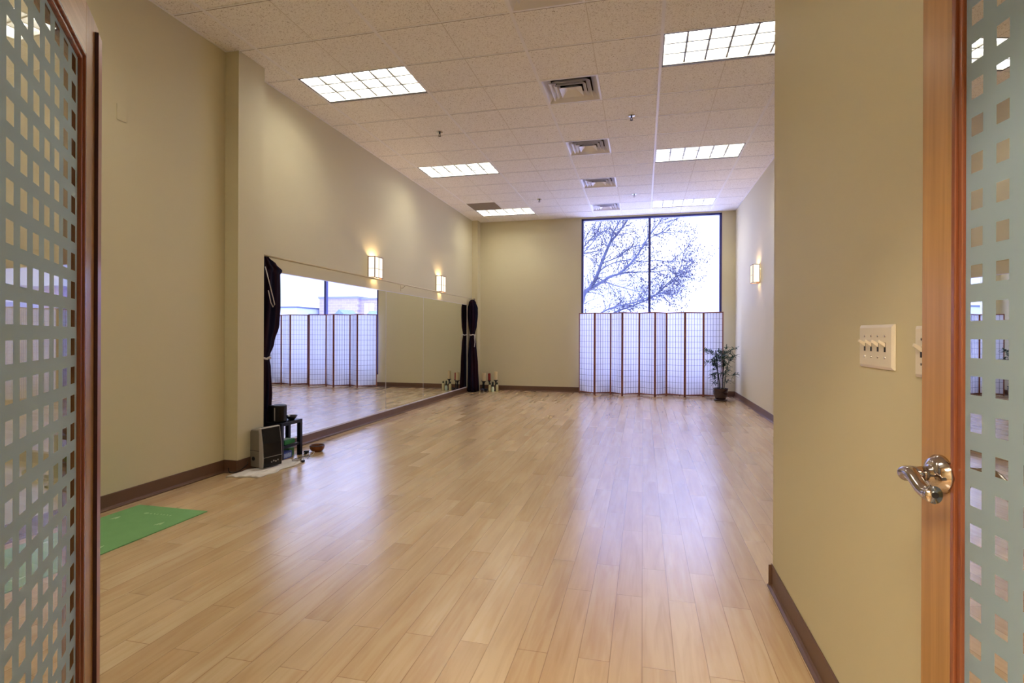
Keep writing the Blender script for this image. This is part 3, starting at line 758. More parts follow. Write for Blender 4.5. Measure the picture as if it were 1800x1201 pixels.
# humidifier : front panel faces roughly +x and a bit to the viewer
def humid(label, loc, rz, s, name='humidifier'):
    t = thing(name, label, 'humidifier', loc, rz)
    t.scale = (s, s, s)
    # local +x = front, y = width(.24), z up
    def slab(b, prof, y0, y1):   # prof in xz
        a = [b.verts.new((x, y0, z)) for x, z in prof]; c = [b.verts.new((x, y1, z)) for x, z in prof]; n = len(prof)
        b.faces.new(a); b.faces.new(list(reversed(c)))
        for i in range(n): b.faces.new((a[i], a[(i+1) % n], c[(i+1) % n], c[i]))
    W = .12
    b = BM(); slab(b, [(-.20, 0), (.0, 0), (.0, .33), (-.03, .375), (-.13, .375), (-.16, .33), (-.20, .31)], -W + .01, W - .01); obj('body', b, M_gry, t, bevel=.01)
    b = BM(); slab(b, [(.0, 0), (.05, 0), (.055, .10), (.045, .24), (.018, .40), (-.012, .402), (.0, .33)], -W, W); obj('bezel', b, M_lg, t, bevel=.005)
    b = BM(); slab(b, [(.0505, .107), (.0610, .107), (.0515, .24), (.0265, .392), (.019, .392), (.0445, .24)], -W + .012, W - .012); obj('front_panel', b, M_blk, t, bevel=.003)
    b = BM(); slab(b, [(.0485, .004), (.058, .004), (.0625, .100), (.0545, .100)], -W + .012, W - .012); o = obj('control_panel', b, M_blk, t, bevel=.003)
    for k in range(4):
        b = BM(); lathe(b, [(0, .0), (.008, 0), (.008, .004), (0, .004)], (.0605, -.02 + k * .026, .05 + .008 * (k % 2)), 12, 'X'); q = obj('button', b, M_lg, o, smooth=False)
    b = BM(); slab(b, [(-.201, .165), (.001, .165), (.001, .170), (-.201, .170)], -W + .0085, -W + .0105); obj('seam', b, M_dark, t)
    b = BM(); lathe(b, [(0, 0), (.02, 0), (.02, .012), (0, .012)], (-.09, -W + .012, .085), 14, 'Y')
    for v in b.verts: v.co.y -= .006
    obj('dial', b, M_blk2, t)
    b = BM(); lathe(b, [(0, 0), (.03, 0), (.028, .012), (0, .014)], (-.08, 0, .374), 18); obj('mist_nozzle', b, M_blk2, t)
    return t
humid('black-fronted grey humidifier standing on the white towel by the pillar', (-3.525, 4.545, .019), math.radians(-12), .95)
# stool / small table
t = thing('side_table', 'small black side table in front of the near curtain', 'table', (-3.665, 4.97, 0))
M_tbl = mat('black_lacquer', (12, 12, 24), .4, spec=.3)
hw, hd, th = .175, .092, .385
b = BM(); box(b, -hd, hd, -hw, hw, th - .035, th); obj('table_top', b, M_tbl, t, bevel=.003)
for sx in (-1, 1):
    for sy in (-1, 1):
        b = BM(); box(b, sx * hd, sx * (hd - .04), sy * hw, sy * (hw - .04), 0, th - .035); obj('leg', b, M_tbl, t, bevel=.002)
b = BM(); box(b, -hd + .04, hd - .04, -.02, .02, .115, .14); box(b, hd - .033, hd - .008, -hw + .04, hw - .04, .115, .14); box(b, -hd + .008, -hd + .033, -hw + .04, hw - .04, .115, .14); obj('stretcher', b, M_tbl, t)
# second black device on the table (speaker)
t = thing('speaker', 'glossy black speaker with curved front standing on the small black table', 'speaker', (-3.672, 4.885, .3855), math.radians(-8))
b = BM(); prism(b, [(-.07, -.075), (.03, -.075), (.055, -.055), (.055, .055), (.03, .075), (-.07, .075)], 0, .175); obj('body', b, M_blk2, t, bevel=.008)
b = BM()
pr = [(.0555, -.05), (.068, -.03), (.072, 0), (.068, .03), (.0555, .05)]; prism(b, pr, .01, .17); obj('front_panel', b, M_blk, t, bevel=.003)
b = BM(); box(b, .012, .026, -.0775, -.0752, .02, .155); obj('side_highlight', b, M_lg, t)  # light grey strip painted as a silver highlight on the black side
# dark bowl on table
b = BM(); lathe(b, [(0, 0), (.03, 0), (.034, .006), (.05, .02), (.064, .042), (.062, .044), (.046, .024), (.0, .012)], n=28)
tag(obj('bowl', b, mat('dark_navy_ceramic', (22, 20, 44), .15, coat=.6), loc=(-3.645, 5.055, .3855), smooth=True), 'shallow dark bowl on the small black table beside the speaker', 'bowl')
# green box, blue box under the table
b = BM(); box(b, -.05, .05, -.085, .085, 0, .045)
t = thing('tissue_box', 'green box lying on the shelf bars inside the small black table', 'box', (-3.665, 4.99, .1405))
obj('carton', b, mat('green_carton', (48, 140, 70), .5, var=.15, vscale=30), t, bevel=.002)
b = BM(); box(b, -.03, .03, -.05, .05, .0455, .047); obj('lid_patch', b, mat('carton_white', (210, 226, 214), .5), t)
t = thing('carton', 'blue and white box on the floor under the small black table', 'box', (-3.64, 4.93, 0))
b = BM(); box(b, -.04, .04, -.075, .075, .0005, .07); obj('carton_body', b, mat('blue_carton', (44, 70, 160), .5, var=.35, vscale=40), t, bevel=.002)
b = BM(); box(b, .0405, .0415, -.06, .06, .012, .055); obj('printed_band', b, mat('band_pale', (150, 170, 215), .5, var=.4, vscale=90), t)
t = thing('carton', 'green and white box on the floor behind the blue one', 'box', (-3.675, 5.055, 0))
b = BM(); box(b, -.035, .035, -.04, .04, .0005, .085); obj('carton_body', b, mat('green_white_carton', (96, 160, 104), .5, var=.4, vscale=30), t, bevel=.002)
# singing bowl and mallet
t = thing('singing_bowl', 'brown metal singing bowl on the floor right of the small table', 'bowl', (-3.50, 5.305, 0))
b = BM(); lathe(b, [(0, .001), (.045, .001), (.062, .012), (.076, .035), (.080, .058), (.077, .070), (.073, .070), (.075, .055), (.068, .03), (.04, .012), (0, .01)], n=32); obj('bowl_body', b, mat('aged_bronze', (128, 74, 36), .35, metal=.5, var=.3), t, smooth=True)
b = BM(); lathe(b, [(.0735, .066), (.0735, .073), (.0785, .073), (.0785, .066), (.0735, .066)], n=32); obj('rim', b, mat('bronze_dark', (60, 44, 34), .35, metal=.5), t)
t = thing('power_adapter', 'small black plug adapter on the floor against the singing bowl', 'plug', (-3.54, 5.165, 0))
b = BM(); box(b, -.02, .02, -.022, .022, 0.0005, .035); obj('plug_body', b, M_blk2, t, bevel=.004)
b = BM(); tube(b, [(0, .022, .018), (.004, .034, .022)], .006, 8); obj('strain_relief', b, M_blk2, t)
# cords
def cord(label, pts, r, m):
    b = BM(); P = [Vector(p) for p in pts]; q = []
    for i in range(len(P) - 1):
        p0, p1, p2, p3 = P[max(0, i-1)], P[i], P[i+1], P[min(len(P)-1, i+2)]
        for s in range(8):
            u = s / 8; q.append(.5 * ((2 * p1) + (-p0 + p2) * u + (2*p0 - 5*p1 + 4*p2 - p3) * u*u + (-p0 + 3*p1 - 3*p2 + p3) * u**3))
    q.append(P[-1])
    for v in q: v.z = max(v.z, r + .0008)
    tube(b, q, r, 7); return tag(obj('loose_cable', b, m, smooth=True), label, 'cord', 'cords around the small table')
cord('pale cord curling on the floor between table and singing bowl', [(-3.50, 4.98, .004), (-3.47, 5.06, .004), (-3.50, 5.13, .012), (-3.44, 5.16, .03), (-3.42, 5.08, .006), (-3.46, 5.01, .006), (-3.52, 5.08, .02), (-3.53, 5.125, .02)], .0035, M_cord)
cord('thin dark cord looping in front of the small table', [(-3.44, 4.78, .02), (-3.41, 4.86, .004), (-3.44, 4.93, .004), (-3.50, 4.91, .006), (-3.47, 4.99, .012), (-3.41, 5.03, .02), (-3.385, 4.96, .004)], .003, M_blk2)
cord('white cord with a loose end at the towel corner', [(-3.52, 4.885, .005), (-3.45, 4.90, .004), (-3.40, 4.90, .03), (-3.365, 4.865, .02), (-3.35, 4.835, .014)], .0035, M_cord)
hc = cord('dark cord from the humidifier back to the wall corner', [(-3.665, 4.42, .075), (-3.70, 4.36, .05)][:1] + [(-3.64, 4.385, .06), (-3.648, 4.28, .02), (-3.70, 4.235, .02), (-3.74, 4.262, .05)], .004, M_blk2)
hc.name = 'power_cord'; hum = bpy.data.objects['humidifier']; bpy.context.view_layer.update(); hc.parent = hum; hc.matrix_parent_inverse = hum.matrix_world.inverted()
for kk in ('label', 'category', 'group'): del hc[kk]
t = thing('plug', 'small dark plug lying at the towel edge', 'plug', (-3.345, 4.822, .0005))
b = BM(); box(b, -.012, .012, -.02, .02, 0, .02); obj('plug_body', b, M_blk2, t, bevel=.003)
b = BM(); box(b, -.006, -.004, -.034, -.02, .008, .013); box(b, .004, .006, -.034, -.02, .008, .013); obj('prongs', b, M_steel, t)

# ------------------------------------------------------------------ green yoga mat
t = thing('yoga_mat', 'green yoga mat with pale leaf marks lying by the left wall', 'yoga mat', (-3.385, 2.43, 0))
b = BM(); box(b, -.305, .305, -.87, .875, .0005, .0065); obj('mat_body', b, mat('green_mat', (120, 172, 108), .75, var=.05, bump=.3, bscale=350), t)
M_mark = mat('mat_mark', (186, 220, 164), .7)
def mark(b, x, y, ln, w, a):
    ca, sa = math.cos(a), math.sin(a); pts = []
    for s, ww in ((-1, .1), (-.5, .8), (0, 1), (.5, .8), (1, .1)): pts.append((s * ln, ww * w))
    poly = [(x + u * ca - v * sa, y + u * sa + v * ca) for u, v in pts] + [(x + u * ca + v * sa, y + u * sa - v * ca) for u, v in reversed(pts)]
    prism(b, poly, .0065, .0071)
for (x, y) in ((-.20, .60), (-.19, .15), (.20, .58), (.20, .15), (-.20, -.3), (.20, -.28), (-.19, -.7), (.2, -.68)):
    b = BM()
    for k in (-1, 0, 1): mark(b, x + .008 * k, y + .006 * k, .032, .006, PI / 2 + .3 * k)
    obj('leaf_mark', b, M_mark, t)
b = BM()
for k in range(7): mark(b, -.04 + k * .028, .73 + (k % 2) * .004, .010, .0035, PI / 2 + (.5 if k % 2 else -.2))
mark(b, -.08, .73, .018, .008, .4)
obj('text_mark', b, M_mark, t)

# ------------------------------------------------------------------ switches, plates, outlet
def toggle_plate(label, y0, y1, z0, z1, n, x=XP):
    t = thing('light_switch', label, 'light switch', (x, y0, z0)); W, H = y1 - y0, z1 - z0
    b = BM()
    e = .008; D = -.009
    v0 = [b.verts.new(p) for p in ((-.0005, 0, 0), (-.0005, W, 0), (-.0005, W, H), (-.0005, 0, H))]
    vm = [b.verts.new(p) for p in ((-.004, 0, 0), (-.004, W, 0), (-.004, W, H), (-.004, 0, H))]
    v1 = [b.verts.new(p) for p in ((D, e, e), (D, W - e, e), (D, W - e, H - e), (D, e, H - e))]
    for A_, B_ in ((v0, vm), (vm, v1)):
        for i in range(4): b.faces.new((A_[i], A_[(i+1) % 4], B_[(i+1) % 4], B_[i]))
    b.faces.new(v1); b.faces.new(list(reversed(v0))); obj('plate', b, M_plate, t, bevel=.001)
    for k in range(n):
        y = W * (k + .5) / n if n > 1 else W / 2
        if n > 1: y = W * .5 + (k - (n - 1) / 2) * .046
        b = BM(); box(b, D - .0006, D, y - .0055, y + .0055, H/2 - .014, H/2 + .012); s = obj('toggle_slot', b, M_dark, t)
        b = BM(); hexa(b, [(D, y - .004, H/2 - .001), (D, y + .004, H/2 - .001), (D - .018, y + .003, H/2 + .013), (D - .018, y - .003, H/2 + .013),
                           (D, y - .004, H/2 + .010), (D, y + .004, H/2 + .010), (D - .016, y + .003, H/2 + .020), (D - .016, y - .003, H/2 + .020)]); obj('toggle', b, M_plate, t)
        for z in (H/2 - .030, H/2 + .030):
            b = BM(); lathe(b, [(0, 0), (.0035, 0), (.003, -.0015), (0, -.0018)], (D, y, z), 10, 'X'); obj('screw', b, M_steel, t)
    return t
toggle_plate('wide ivory four-toggle switch plate on the near right wall', 1.640, 1.872, 1.207, 1.332, 4)
toggle_plate('narrow switch plate half hidden behind the right door edge', 1.448, 1.523, 1.200, 1.325, 1)
t = thing('wall_plate', 'blank cream cover plate high on the near left wall', 'wall plate', (XLN, 3.22, 2.895))
b = BM(); box(b, .0005, .006, 0, .08, 0, .12); obj('plate', b, M_wall, t, bevel=.002)
for z in (.02, .10):
    b = BM(); lathe(b, [(0, .006), (.003, .006), (0, .0075)], (0, .04, z), 8, 'X'); obj('screw', b, M_wall, t)
t = thing('wall_outlet', 'cream wall outlet low on the far wall behind the bamboo', 'outlet', (1.77, YB, .30))
b = BM(); box(b, 0, .115, -.006, -.0005, 0, .12); obj('plate', b, M_wall, t, bevel=.002)
for x in (.03, .085):
    b = BM(); box(b, x - .015, x + .015, -.0075, -.006, .04, .08); obj('socket', b, M_plate, t)

# ------------------------------------------------------------------ etched glass doors
def etched(name, x_c, px, sw, z_c, pz, sh, xmax):
    """frosted pane with a regular field of clear squares, in the leaf's own coordinates"""
    m, nt, o = new_mat(name)
    tcn = N(nt, 'ShaderNodeTexCoord'); sp = N(nt, 'ShaderNodeSeparateXYZ'); nt.links.new(tcn.outputs['Object'], sp.inputs[0])
    def inside(out, c, p, s):
        u = math_n(nt, 'SUBTRACT', out, c - 50 * p - p / 2)
        u = math_n(nt, 'MODULO', u, p); u = math_n(nt, 'SUBTRACT', u, p / 2); u = math_n(nt, 'ABSOLUTE', u)
        return math_n(nt, 'LESS_THAN', u, s / 2)
    mask = math_n(nt, 'MULTIPLY', inside(sp.outputs[0], x_c, px, sw), inside(sp.outputs[2], z_c, pz, sh))
    mask = math_n(nt, 'MULTIPLY', mask, math_n(nt, 'LESS_THAN', sp.outputs[0], xmax))
    d = N(nt, 'ShaderNodeBsdfDiffuse'); d.inputs[0].default_value = (*s2l((176, 200, 226)), 1)
    tr = N(nt, 'ShaderNodeBsdfTranslucent'); tr.inputs[0].default_value = (*s2l((200, 226, 250)), 1)
    fr = N(nt, 'ShaderNodeMixShader'); fr.inputs[0].default_value = .5
    nt.links.new(d.outputs[0], fr.inputs[1]); nt.links.new(tr.outputs[0], fr.inputs[2])
    t_ = N(nt, 'ShaderNodeBsdfTransparent'); t_.inputs[0].default_value = (.93, .96, .94, 1)
    g = N(nt, 'ShaderNodeBsdfGlossy'); g.inputs['Roughness'].default_value = 0
    fz = N(nt, 'ShaderNodeFresnel'); fz.inputs[0].default_value = 1.45
    cl = N(nt, 'ShaderNodeMixShader'); nt.links.new(fz.outputs[0], cl.inputs[0]); nt.links.new(t_.outputs[0], cl.inputs[1]); nt.links.new(g.outputs[0], cl.inputs[2])
    mx = N(nt, 'ShaderNodeMixShader'); nt.links.new(mask, mx.inputs[0]); nt.links.new(fr.outputs[0], mx.inputs[1]); nt.links.new(cl.outputs[0], mx.inputs[2])
    nt.links.new(mx.outputs[0], o.inputs[0]); return m
M_clear = glass_mat('pane_clear', (.93, .96, .94), .6)

def leaf_door(name, label, hinge, ang, fs, gx, L, Z1, gl, glz, etch, astragal, gdep):
    """leaf along local +x from the hinge; the viewer's side is y*fs > 0"""
    t = thing(name, label, 'door', (*hinge, 0), ang, kind='structure'); del t['category']
    th = .044; y0, y1 = (0, -fs * th)
    bd = .023   # glazing stop width
    zb = .008
    def bx(b, x0, x1, z0, z1, ya=y0, yb=y1): box(b, x0, x1, ya, yb, z0, z1)
    b = BM(); bx(b, gx + bd, L, zb, Z1); obj('stile', b, M_oak, t, bevel=.0015)
    b = BM(); bx(b, 0, gl - bd, zb, Z1); obj('stile', b, M_oak, t, bevel=.0015)
    b = BM(); bx(b, gl - bd, gx + bd, glz[1] + bd, Z1); obj('rail', b, M_oakh, t, bevel=.001)
    b = BM(); bx(b, gl - bd, gx + bd, zb, glz[0] - bd); obj('rail', b, M_oakh, t, bevel=.001)
    # glazing stops: stepped profile on both faces, mitred look from nested frames
    for sgn, base in ((fs, 0), (-fs, -fs * th)):
        b = BM()
        for (o0, o1, pr, dp) in ((0, .011, -.003, .014), (.011, bd - .001, .002, .013)):
            ya, yb = base + sgn * pr, base - sgn * dp
            bx(b, gx + o0, gx + o1, glz[0] - o1, glz[1] + o1, ya, yb); bx(b, gl - o1, gl - o0, glz[0] - o1, glz[1] + o1, ya, yb)
            bx(b, gl - o0, gx + o0, glz[1] + o0, glz[1] + o1, ya, yb); bx(b, gl - o0, gx + o0, glz[0] - o1, glz[0] - o0, ya, yb)
        obj('glazing_stop', b, M_stop if sgn == fs else M_oak, t, bevel=.002)
    yc = -fs * gdep
    b = BM(); v = [b.verts.new(p) for p in ((gl - .01, yc, glz[0] - .01), (gx + .01, yc, glz[0] - .01), (gx + .01, yc, glz[1] + .01), (gl - .01, yc, glz[1] + .01))]; b.faces.new(v)
    g = obj('glass_pane', b, etch, t)
    if astragal:
        b = BM(); bx(b, L - .0434, L, .012, Z1 - .028, fs * .0084, fs * .0003)
        o = obj('astragal', b, M_astr, t, bevel=.002); o['label'] = 'reddish meeting strip on the free edge'; b = BM(); bx(b, L - .0449, L - .0436, .012, Z1 - .028, fs * .0084, fs * .0003); obj('side_shade', b, mat('astragal_side_shade', (52, 18, 24), .6), t)  # thin dark strip painted as shade on the astragal's hinge-facing side
    for z in (.25, 1.05, 1.85):
        b = BM(); tube(b, [(-.004, -fs * .022 + fs * .026, z), (-.004, -fs * .022 + fs * .026, z + .09)], .006, 8); obj('hinge', b, M_steel, t)
    return t
LD = leaf_door('door_1', 'left open glass door etched with small clear squares', (-.809, .459), math.radians(131.52), -1, .740, .902, 2.105, .13, (.25, 1.955),
               etched('etched_left', .704, .0693, .036, 1.925, .0657, .039, .735), True, .012)
RD = leaf_door('door_2', 'right open glass door with a lever handle', (.648, .521), math.radians(97.03), 1, .650, .76, 2.105, .115, (.25, 1.955),
               etched('etched_right', .623, .059, .028, 1.3447, .0671, .034, .647), False, .010)
# lever handle on the right leaf (both sides)
M_nick = mat('polished_nickel', (190, 180, 176), .12, metal=1)
for fs in (1, -1):
    h = obj('door_handle', (lambda b: (lathe(b, [(0, 0), (.037, 0), (.037, .006), (.032, .010), (.030, .016), (.020, .020), (.0145, .022), (.0135, .030), (0, .030)], n=36), b)[1])(BM()), M_nick, RD, smooth=True)
    base = .0005 if fs > 0 else -.0445
    h.matrix_local = Matrix.Translation((.698, base, 1.033)) @ Matrix.Rotation(-PI / 2 if fs > 0 else PI / 2, 4, 'X')
    # neck + lever, in handle space: z out of the door, x along the leaf, y = -/+ up
    b = BM(); tube(b, [(0, 0, .02), (0, 0, .045), (-.001, 0, .058)], [.0140, .0135, .0145], 20)
    sg = -1 if fs > 0 else 1
    pts, rad = [], []
    for i in range(26):
        u = i / 25
        x = .010 - .085 * u; up = .006 * math.sin(u * 2 * PI) - .018 * u ** 1.6 - .003
        pts.append((x, sg * up, .058 + .004 * math.sin(u * PI))); rad.append(.0150 - .003 * math.sin(u * PI) + (.001 if u > .9 else 0))
    tube(b, pts, rad, 20)
    lv = obj('lever', b, M_nick, h, smooth=True)
    b = BM(); tube(b, [pts[-1], (pts[-1][0] - .004, pts[-1][1], pts[-1][2])], .0055, 14); obj('lever_tip', b, M_dark, h)
    b = BM(); tube(b, [(0, sg * -.024, .012), (0, sg * -.024, .019)], .0028, 10); obj('privacy_pin', b, M_dark, h)
    h['label'] = 'polished nickel lever handle on a round rose'

# ------------------------------------------------------------------ hallway lamp (behind the viewer)
t = thing('hallway_light', 'square warm hallway ceiling light behind the viewer', 'ceiling light', (-.6, -1.0, 2.8))
b = BM(); box(b, -.62, .62, -.32, .32, -.05, -.0005); obj('housing', b, M_white, t, bevel=.004)
b = BM(); box(b, -.58, .58, -.28, .28, -.056, -.051); obj('diffuser', b, emit('hall_lamp_glow', (1, .84, .62), HALL), t)

# ------------------------------------------------------------------ outdoors
b = BM(); box(b, -120, 160, 12.44, 260, -.4, -.2); struct('ground', b, mat('pale_paving', (214, 216, 220), .9, var=.06, vscale=.5), 'pale ground outside the window')
LIMBS=[
 (.075,[(-2.47, 20.0, 1.52), (-2.23, 20.0, 2.39), (-2.09, 20.0, 2.85), (-1.85, 20.0, 3.09), (-1.64, 20.0, 3.5), (-1.47, 20.0, 3.98), (-1.3, 20.0, 4.39), (-1.17, 20.0, 4.67), (-0.9, 20.0, 5.0), (-0.63, 20.0, 5.37), (-0.49, 20.0, 5.6), (-0.29, 20.0, 6.07)]),
 (.03,[(-1.2, 20.0, 4.63), (-1.07, 19.83, 4.98), (-0.88, 19.66, 5.28), (-0.74, 19.49, 5.47), (-0.61, 19.31, 5.86)]),
 (.05,[(-1.93, 20.0, 2.99), (-1.49, 19.89, 3.21), (-1.18, 19.77, 3.4), (-0.87, 19.66, 3.48), (-0.54, 19.54, 3.73), (-0.21, 19.43, 4.1), (0.01, 19.31, 4.44), (0.23, 19.2, 4.78), (0.54, 19.08, 5.16), (0.69, 18.97, 5.45)]),
 (.026,[(-0.89, 20.0, 3.51), (-0.62, 19.95, 3.56), (-0.22, 19.91, 3.56), (0.18, 19.86, 3.55), (0.5, 19.82, 3.55), (0.89, 19.77, 3.6), (1.17, 19.73, 3.54)]),
 (.022,[(-1.68, 20.0, 3.43), (-1.29, 19.82, 3.2), (-1.01, 19.64, 3.08), (-0.6, 19.46, 2.95), (-0.21, 19.28, 2.82), (0.14, 19.1, 2.8)]),
 (.03,[(-2.15, 20.0, 1.69), (-1.45, 19.87, 2.12), (-1.11, 19.75, 2.27), (-0.6, 19.62, 2.39), (-0.21, 19.5, 2.47), (0.11, 19.37, 2.59), (0.36, 19.25, 2.67), (0.67, 19.12, 2.74), (0.98, 19.0, 2.68), (1.21, 18.87, 2.79)]),
 (.03,[(-1.98, 20.0, 1.52), (-1.02, 19.97, 2.11), (-0.61, 19.95, 2.27), (-0.15, 19.92, 2.44), (0.18, 19.9, 2.59), (0.51, 19.87, 2.8), (0.8, 19.85, 3.1), (1.08, 19.82, 3.35), (1.27, 19.8, 3.68), (1.39, 19.77, 4.17), (1.64, 19.74, 4.65)]),
 (.016,[(-2.62, 20.0, 4.26), (-2.15, 20.22, 4.35), (-1.79, 20.43, 4.42), (-1.56, 20.65, 4.54), (-1.36, 20.87, 4.71), (-1.12, 21.09, 4.81)]),
 (.016,[(-2.34, 20.0, 4.5), (-2.13, 20.16, 4.83), (-1.99, 20.31, 5.14), (-1.79, 20.47, 5.44), (-1.7, 20.62, 5.69), (-1.57, 20.78, 6.04)]),
 (.024,[(-2.48, 20.0, 4.22), (-2.14, 20.14, 4.58), (-1.91, 20.28, 4.88), (-1.68, 20.41, 5.18), (-1.52, 20.55, 5.63), (-1.46, 20.69, 6.08)]),
 (.020,[(-2.48, 20.0, 4.08), (-2.12, 19.88, 4.33), (-1.8, 19.76, 4.65), (-1.52, 19.64, 4.96), (-1.21, 19.52, 5.09), (-0.94, 19.4, 5.43), (-0.7, 19.28, 5.76)]),
 (.018,[(-1.47, 20.0, 3.93), (-0.96, 20.01, 4.11), (-0.62, 20.02, 4.34), (-0.42, 20.03, 4.47), (0.04, 20.04, 4.59), (0.37, 20.05, 4.89), (0.7, 20.06, 4.96), (1.06, 20.07, 4.97), (1.29, 20.08, 5.06), (1.64, 20.1, 5.52)]),
 (.010,[(0.34, 20.0, 4.85), (0.63, 19.85, 4.95), (0.88, 19.71, 5.17), (1.09, 19.56, 5.33), (1.24, 19.42, 5.52)]),
 (.014,[(-1.57, 20.0, 3.64), (-1.19, 19.91, 3.86), (-0.75, 19.81, 3.97), (-0.41, 19.72, 3.98), (-0.02, 19.62, 3.89), (0.37, 19.53, 3.92), (0.62, 19.43, 3.88), (0.87, 19.34, 3.8), (1.08, 19.24, 3.94), (1.47, 19.15, 4.11)]),
 (.012,[(0.25, 20.0, 2.61), (0.57, 19.8, 2.86), (0.94, 19.59, 3.14), (1.18, 19.39, 3.34), (1.45, 19.18, 3.73), (1.55, 18.98, 3.83)]),
 (.012,[(0.38, 20.0, 2.71), (0.7, 19.75, 2.82), (1.0, 19.5, 2.73), (1.18, 19.26, 2.81)]),
 (.012,[(0.9, 20.0, 3.63), (1.15, 20.37, 3.48), (1.57, 20.74, 3.44), (1.76, 21.11, 3.58)]),
]

rt = random.Random(21)
tree = thing('bare_tree', 'bare budding tree outside the window', 'tree', (-3.35, 20.0, -.2))
TO = Vector((-3.35, 20.0, -.2))
bt = BM(); buds = BM(); cnt = [0]
def bud(p, s):
    p = Vector(p); r = s
    v = [buds.verts.new(p + Vector(q) * r) for q in ((1, 0, 0), (-1, 0, 0), (0, 1, 0), (0, -1, 0), (0, 0, 1.5), (0, 0, -1.5))]
    for a, c, d in ((0, 2, 4), (2, 1, 4), (1, 3, 4), (3, 0, 4), (2, 0, 5), (1, 2, 5), (3, 1, 5), (0, 3, 5)): buds.faces.new((v[a], v[c], v[d]))
def twig(p, d, L, r, depth):
    n = 5; q = [Vector(p)]; d = d.normalized()
    for i in range(n):
        d = (d + Vector((rt.gauss(0, .13), rt.gauss(0, .16), rt.gauss(.06, .12)))).normalized(); q.append(q[-1] + d * L / n)
    tube(bt, q, [r * (1 - .75 * i / n) for i in range(n + 1)], 4, False); cnt[0] += 1
    if depth > 0:
        for k in range(rt.randint(2, 4)):
            i = rt.randint(1, n - 1); a = rt.choice((-1, 1)) * rt.uniform(.4, .95)
            dd = Vector((d.x * math.cos(a) - d.z * math.sin(a), d.y + rt.gauss(0, .35), d.x * math.sin(a) + d.z * math.cos(a)))
            twig(q[i], dd, L * rt.uniform(.42, .7), r * .55, depth - 1)
    if depth <= 1:
        for k in range(1, n + 1):
            if rt.random() < .4: bud(q[k] + Vector((rt.uniform(-.02, .02), 0, rt.uniform(-.02, .02))), rt.uniform(.011, .022))
for li, (r0, pts) in enumerate(LIMBS):
    P = [Vector(p) - TO for p in pts]
    n = len(P); r0 = max(r0, .02) * 1.1; rad = [r0 * (1 - .72 * i / (n - 1)) for i in range(n)]
    q, rr = [], []
    for i in range(n - 1):
        p0, p1, p2, p3 = P[max(0, i-1)], P[i], P[i+1], P[min(n-1, i+2)]
        for s in range(4):
            u = s / 4; q.append(.5 * ((2 * p1) + (-p0 + p2) * u + (2*p0 - 5*p1 + 4*p2 - p3) * u*u + (-p0 + 3*p1 - 3*p2 + p3) * u**3)); rr.append(rad[i] + (rad[i+1] - rad[i]) * u)
    q.append(P[-1]); rr.append(rad[-1])
    if li == 0: q = [Vector((0, 0, 0)), Vector((.3, 0, .8))] + q; rr = [.16, .12] + rr
    tube(bt, q, rr, 7)
    total = sum((q[i+1] - q[i]).length for i in range(len(q) - 1)); m_ = int(total * 12)
    for k in range(m_):
        i = rt.randint(3, len(q) - 2); d = (q[i+1] - q[i]).normalized(); a = rt.choice((-1, 1)) * rt.uniform(.35, 1.0)
        dd = Vector((d.x * math.cos(a) - d.z * math.sin(a), rt.gauss(0, .4), d.x * math.sin(a) + d.z * math.cos(a)))
        twig(q[i], dd, rt.uniform(.35, .95), max(.006, min(.012, rr[i] * .45)), 1)
    twig(q[-1], q[-1] - q[-2], .3, rr[-1] * .8, 0)
o = obj('trunk', bt, mat('bark_grey', (78, 84, 108), .85, var=.2, vscale=6), tree)
o = obj('buds', buds, mat('bud_dark', (44, 40, 66), .8), tree); o['kind'] = 'stuff'
# evergreen shrub under it
t = thing('evergreen_shrub', 'small dark evergreen at the lower left corner of the window', 'shrub', (-3.2, 22.5, -.2))
b = BM(); rs2 = random.Random(5)
for k in range(900):
    h = rs2.uniform(.1, 1); z = 2.9 * h; R = 1.15 * (1.05 - h) + .15; a = rs2.uniform(0, 2 * PI); rr_ = R * math.sqrt(rs2.random())
    p = Vector((rr_ * math.cos(a), rr_ * math.sin(a), z)); d = Vector((math.cos(a), math.sin(a), rs2.uniform(-.2, .9))).normalized() * rs2.uniform(.1, .2); s = d.cross(Vector((0, 0, 1))).normalized() * .03
    v = [b.verts.new(x) for x in (p - s, p + s, p + d)]; b.faces.new(v)
    v = [b.verts.new(x) for x in (p - Vector((0, 0, .03)), p + Vector((0, 0, .03)), p + d)]; b.faces.new(v)
obj('foliage', b, mat('evergreen', (44, 70, 62), .8, var=.3), t)
b = BM(); tube(b, [(0, 0, 0), (0, 0, 2.6)], [.06, .01], 8); obj('trunk', b, mat('shrub_bark', (70, 60, 54), .9), t)

# buildings seen in the mirrors
def brick_mat(name, c1, c2, mortar):
    m, nt, o = new_mat(name); p = N(nt, 'ShaderNodeBsdfPrincipled'); p.inputs['Roughness'].default_value = .9
    tcn = N(nt, 'ShaderNodeTexCoord'); mpn = N(nt, 'ShaderNodeMapping'); mpn.inputs['Rotation'].default_value = (PI / 2, 0, 0); nt.links.new(tcn.outputs['Object'], mpn.inputs[0])
    br = N(nt, 'ShaderNodeTexBrick'); br.inputs['Color1'].default_value = (*s2l(c1), 1); br.inputs['Color2'].default_value = (*s2l(c2), 1); br.inputs['Mortar'].default_value = (*s2l(mortar), 1)
    br.inputs['Scale'].default_value = 1; br.inputs['Brick Width'].default_value = 1.2; br.inputs['Row Height'].default_value = .5; br.inputs['Mortar Size'].default_value = .03
    nt.links.new(mpn.outputs[0], br.inputs['Vector']); nt.links.new(br.outputs[0], p.inputs['Base Color']); nt.links.new(p.outputs[0], o.inputs[0]); return m
M_brk = brick_mat('pinkish_brick', (168, 152, 172), (160, 144, 166), (182, 170, 188))
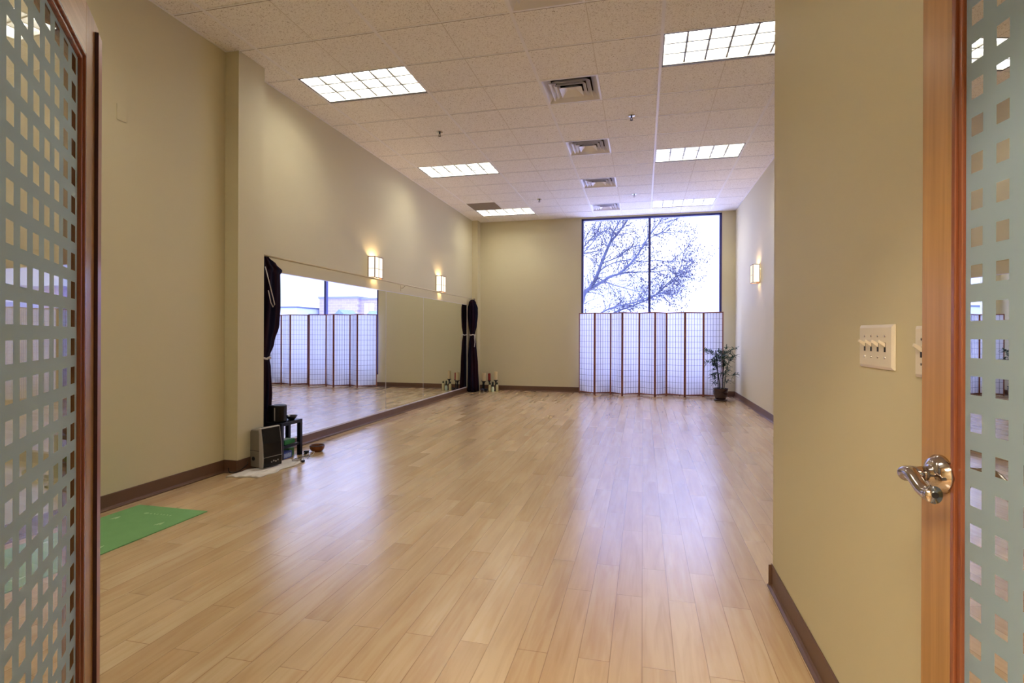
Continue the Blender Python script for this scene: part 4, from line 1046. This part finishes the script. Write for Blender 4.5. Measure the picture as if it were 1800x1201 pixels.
t = thing('brick_building', 'pinkish brick block seen in the nearest mirror', 'building', (43.4, 90, -.2))
b = BM(); box(b, 0, 7.9, 0, 12, 0, 8.1); box(b, -9.5, 0, .9, 12, 0, 7.9); obj('wall', b, M_brk, t)
b = BM(); box(b, -.15, 8.05, -.15, 12.1, 8.1, 8.45); box(b, -9.6, 0, .75, 12.1, 7.9, 8.2); obj('parapet', b, mat('parapet_grey', (128, 130, 160), .7), t)
for k, x in enumerate((-2.9, -5.6)):
    b = BM(); box(b, x, x + 1.9, .80, .88, 4.4, 7.2); w_ = obj('window', b, mat('shade_white', (222, 218, 226), .6), t)
    b = BM(); box(b, x + .9, x + 1.0, .74, .80, 4.4, 7.2); obj('muntin', b, mat('muntin_pink', (170, 130, 140), .6), w_)
t = thing('flat_white_building', 'low white building beside the brick block, seen in the nearest mirror', 'building', (51.8, 84, -.2))
b = BM(); box(b, 0, 34, 0, 10, 0, 6.1); obj('wall', b, mat('white_cladding', (176, 184, 206), .8), t)
b = BM(); box(b, -.1, 34.1, -.12, 10, 6.1, 6.35); obj('roof_edge', b, mat('roof_edge_dark', (84, 92, 116), .7), t)
M_roof = mat('blue_grey_shingle', (110, 126, 168), .85, var=.1, vscale=3)
def gable(b, x0, x1, y0, y1, z0, z1, along):
    if along == 'y': v = [(x0, y0, z0), (x1, y0, z0), ((x0 + x1) / 2, y0, z1), (x0, y1, z0), (x1, y1, z0), ((x0 + x1) / 2, y1, z1)]
    else: v = [(x0, y0, z0), (x0, y1, z0), (x0, (y0 + y1) / 2, z1), (x1, y0, z0), (x1, y1, z0), (x1, (y0 + y1) / 2, z1)]
    v = [b.verts.new(p) for p in v]
    for q in ((0, 1, 2), (5, 4, 3), (0, 3, 4, 1), (1, 4, 5, 2), (2, 5, 3, 0)): b.faces.new([v[i] for i in q])
t = thing('gabled_entrance', 'small gabled blue-grey roof in front of the brick block, seen in the nearest mirror', 'building', (35.0, 70, -.2))
b = BM(); box(b, -1.0, 1.0, .2, 3, 0, 3.9); obj('wall', b, M_brk, t)
b = BM(); gable(b, -1.3, 1.3, 0, 4, 3.85, 5.05, 'y'); obj('roof', b, M_roof, t)
t = thing('hipped_shed', 'low blue-grey roofed shed right of the small gable, seen in the nearest mirror', 'building', (27.2, 70, -.2))
b = BM(); box(b, -1.2, 3.6, .3, 3.6, 0, 3.7); obj('wall', b, M_brk, t)
b = BM(); gable(b, -1.6, 4.0, 0, 4, 3.7, 4.9, 'x'); obj('roof', b, M_roof, t)
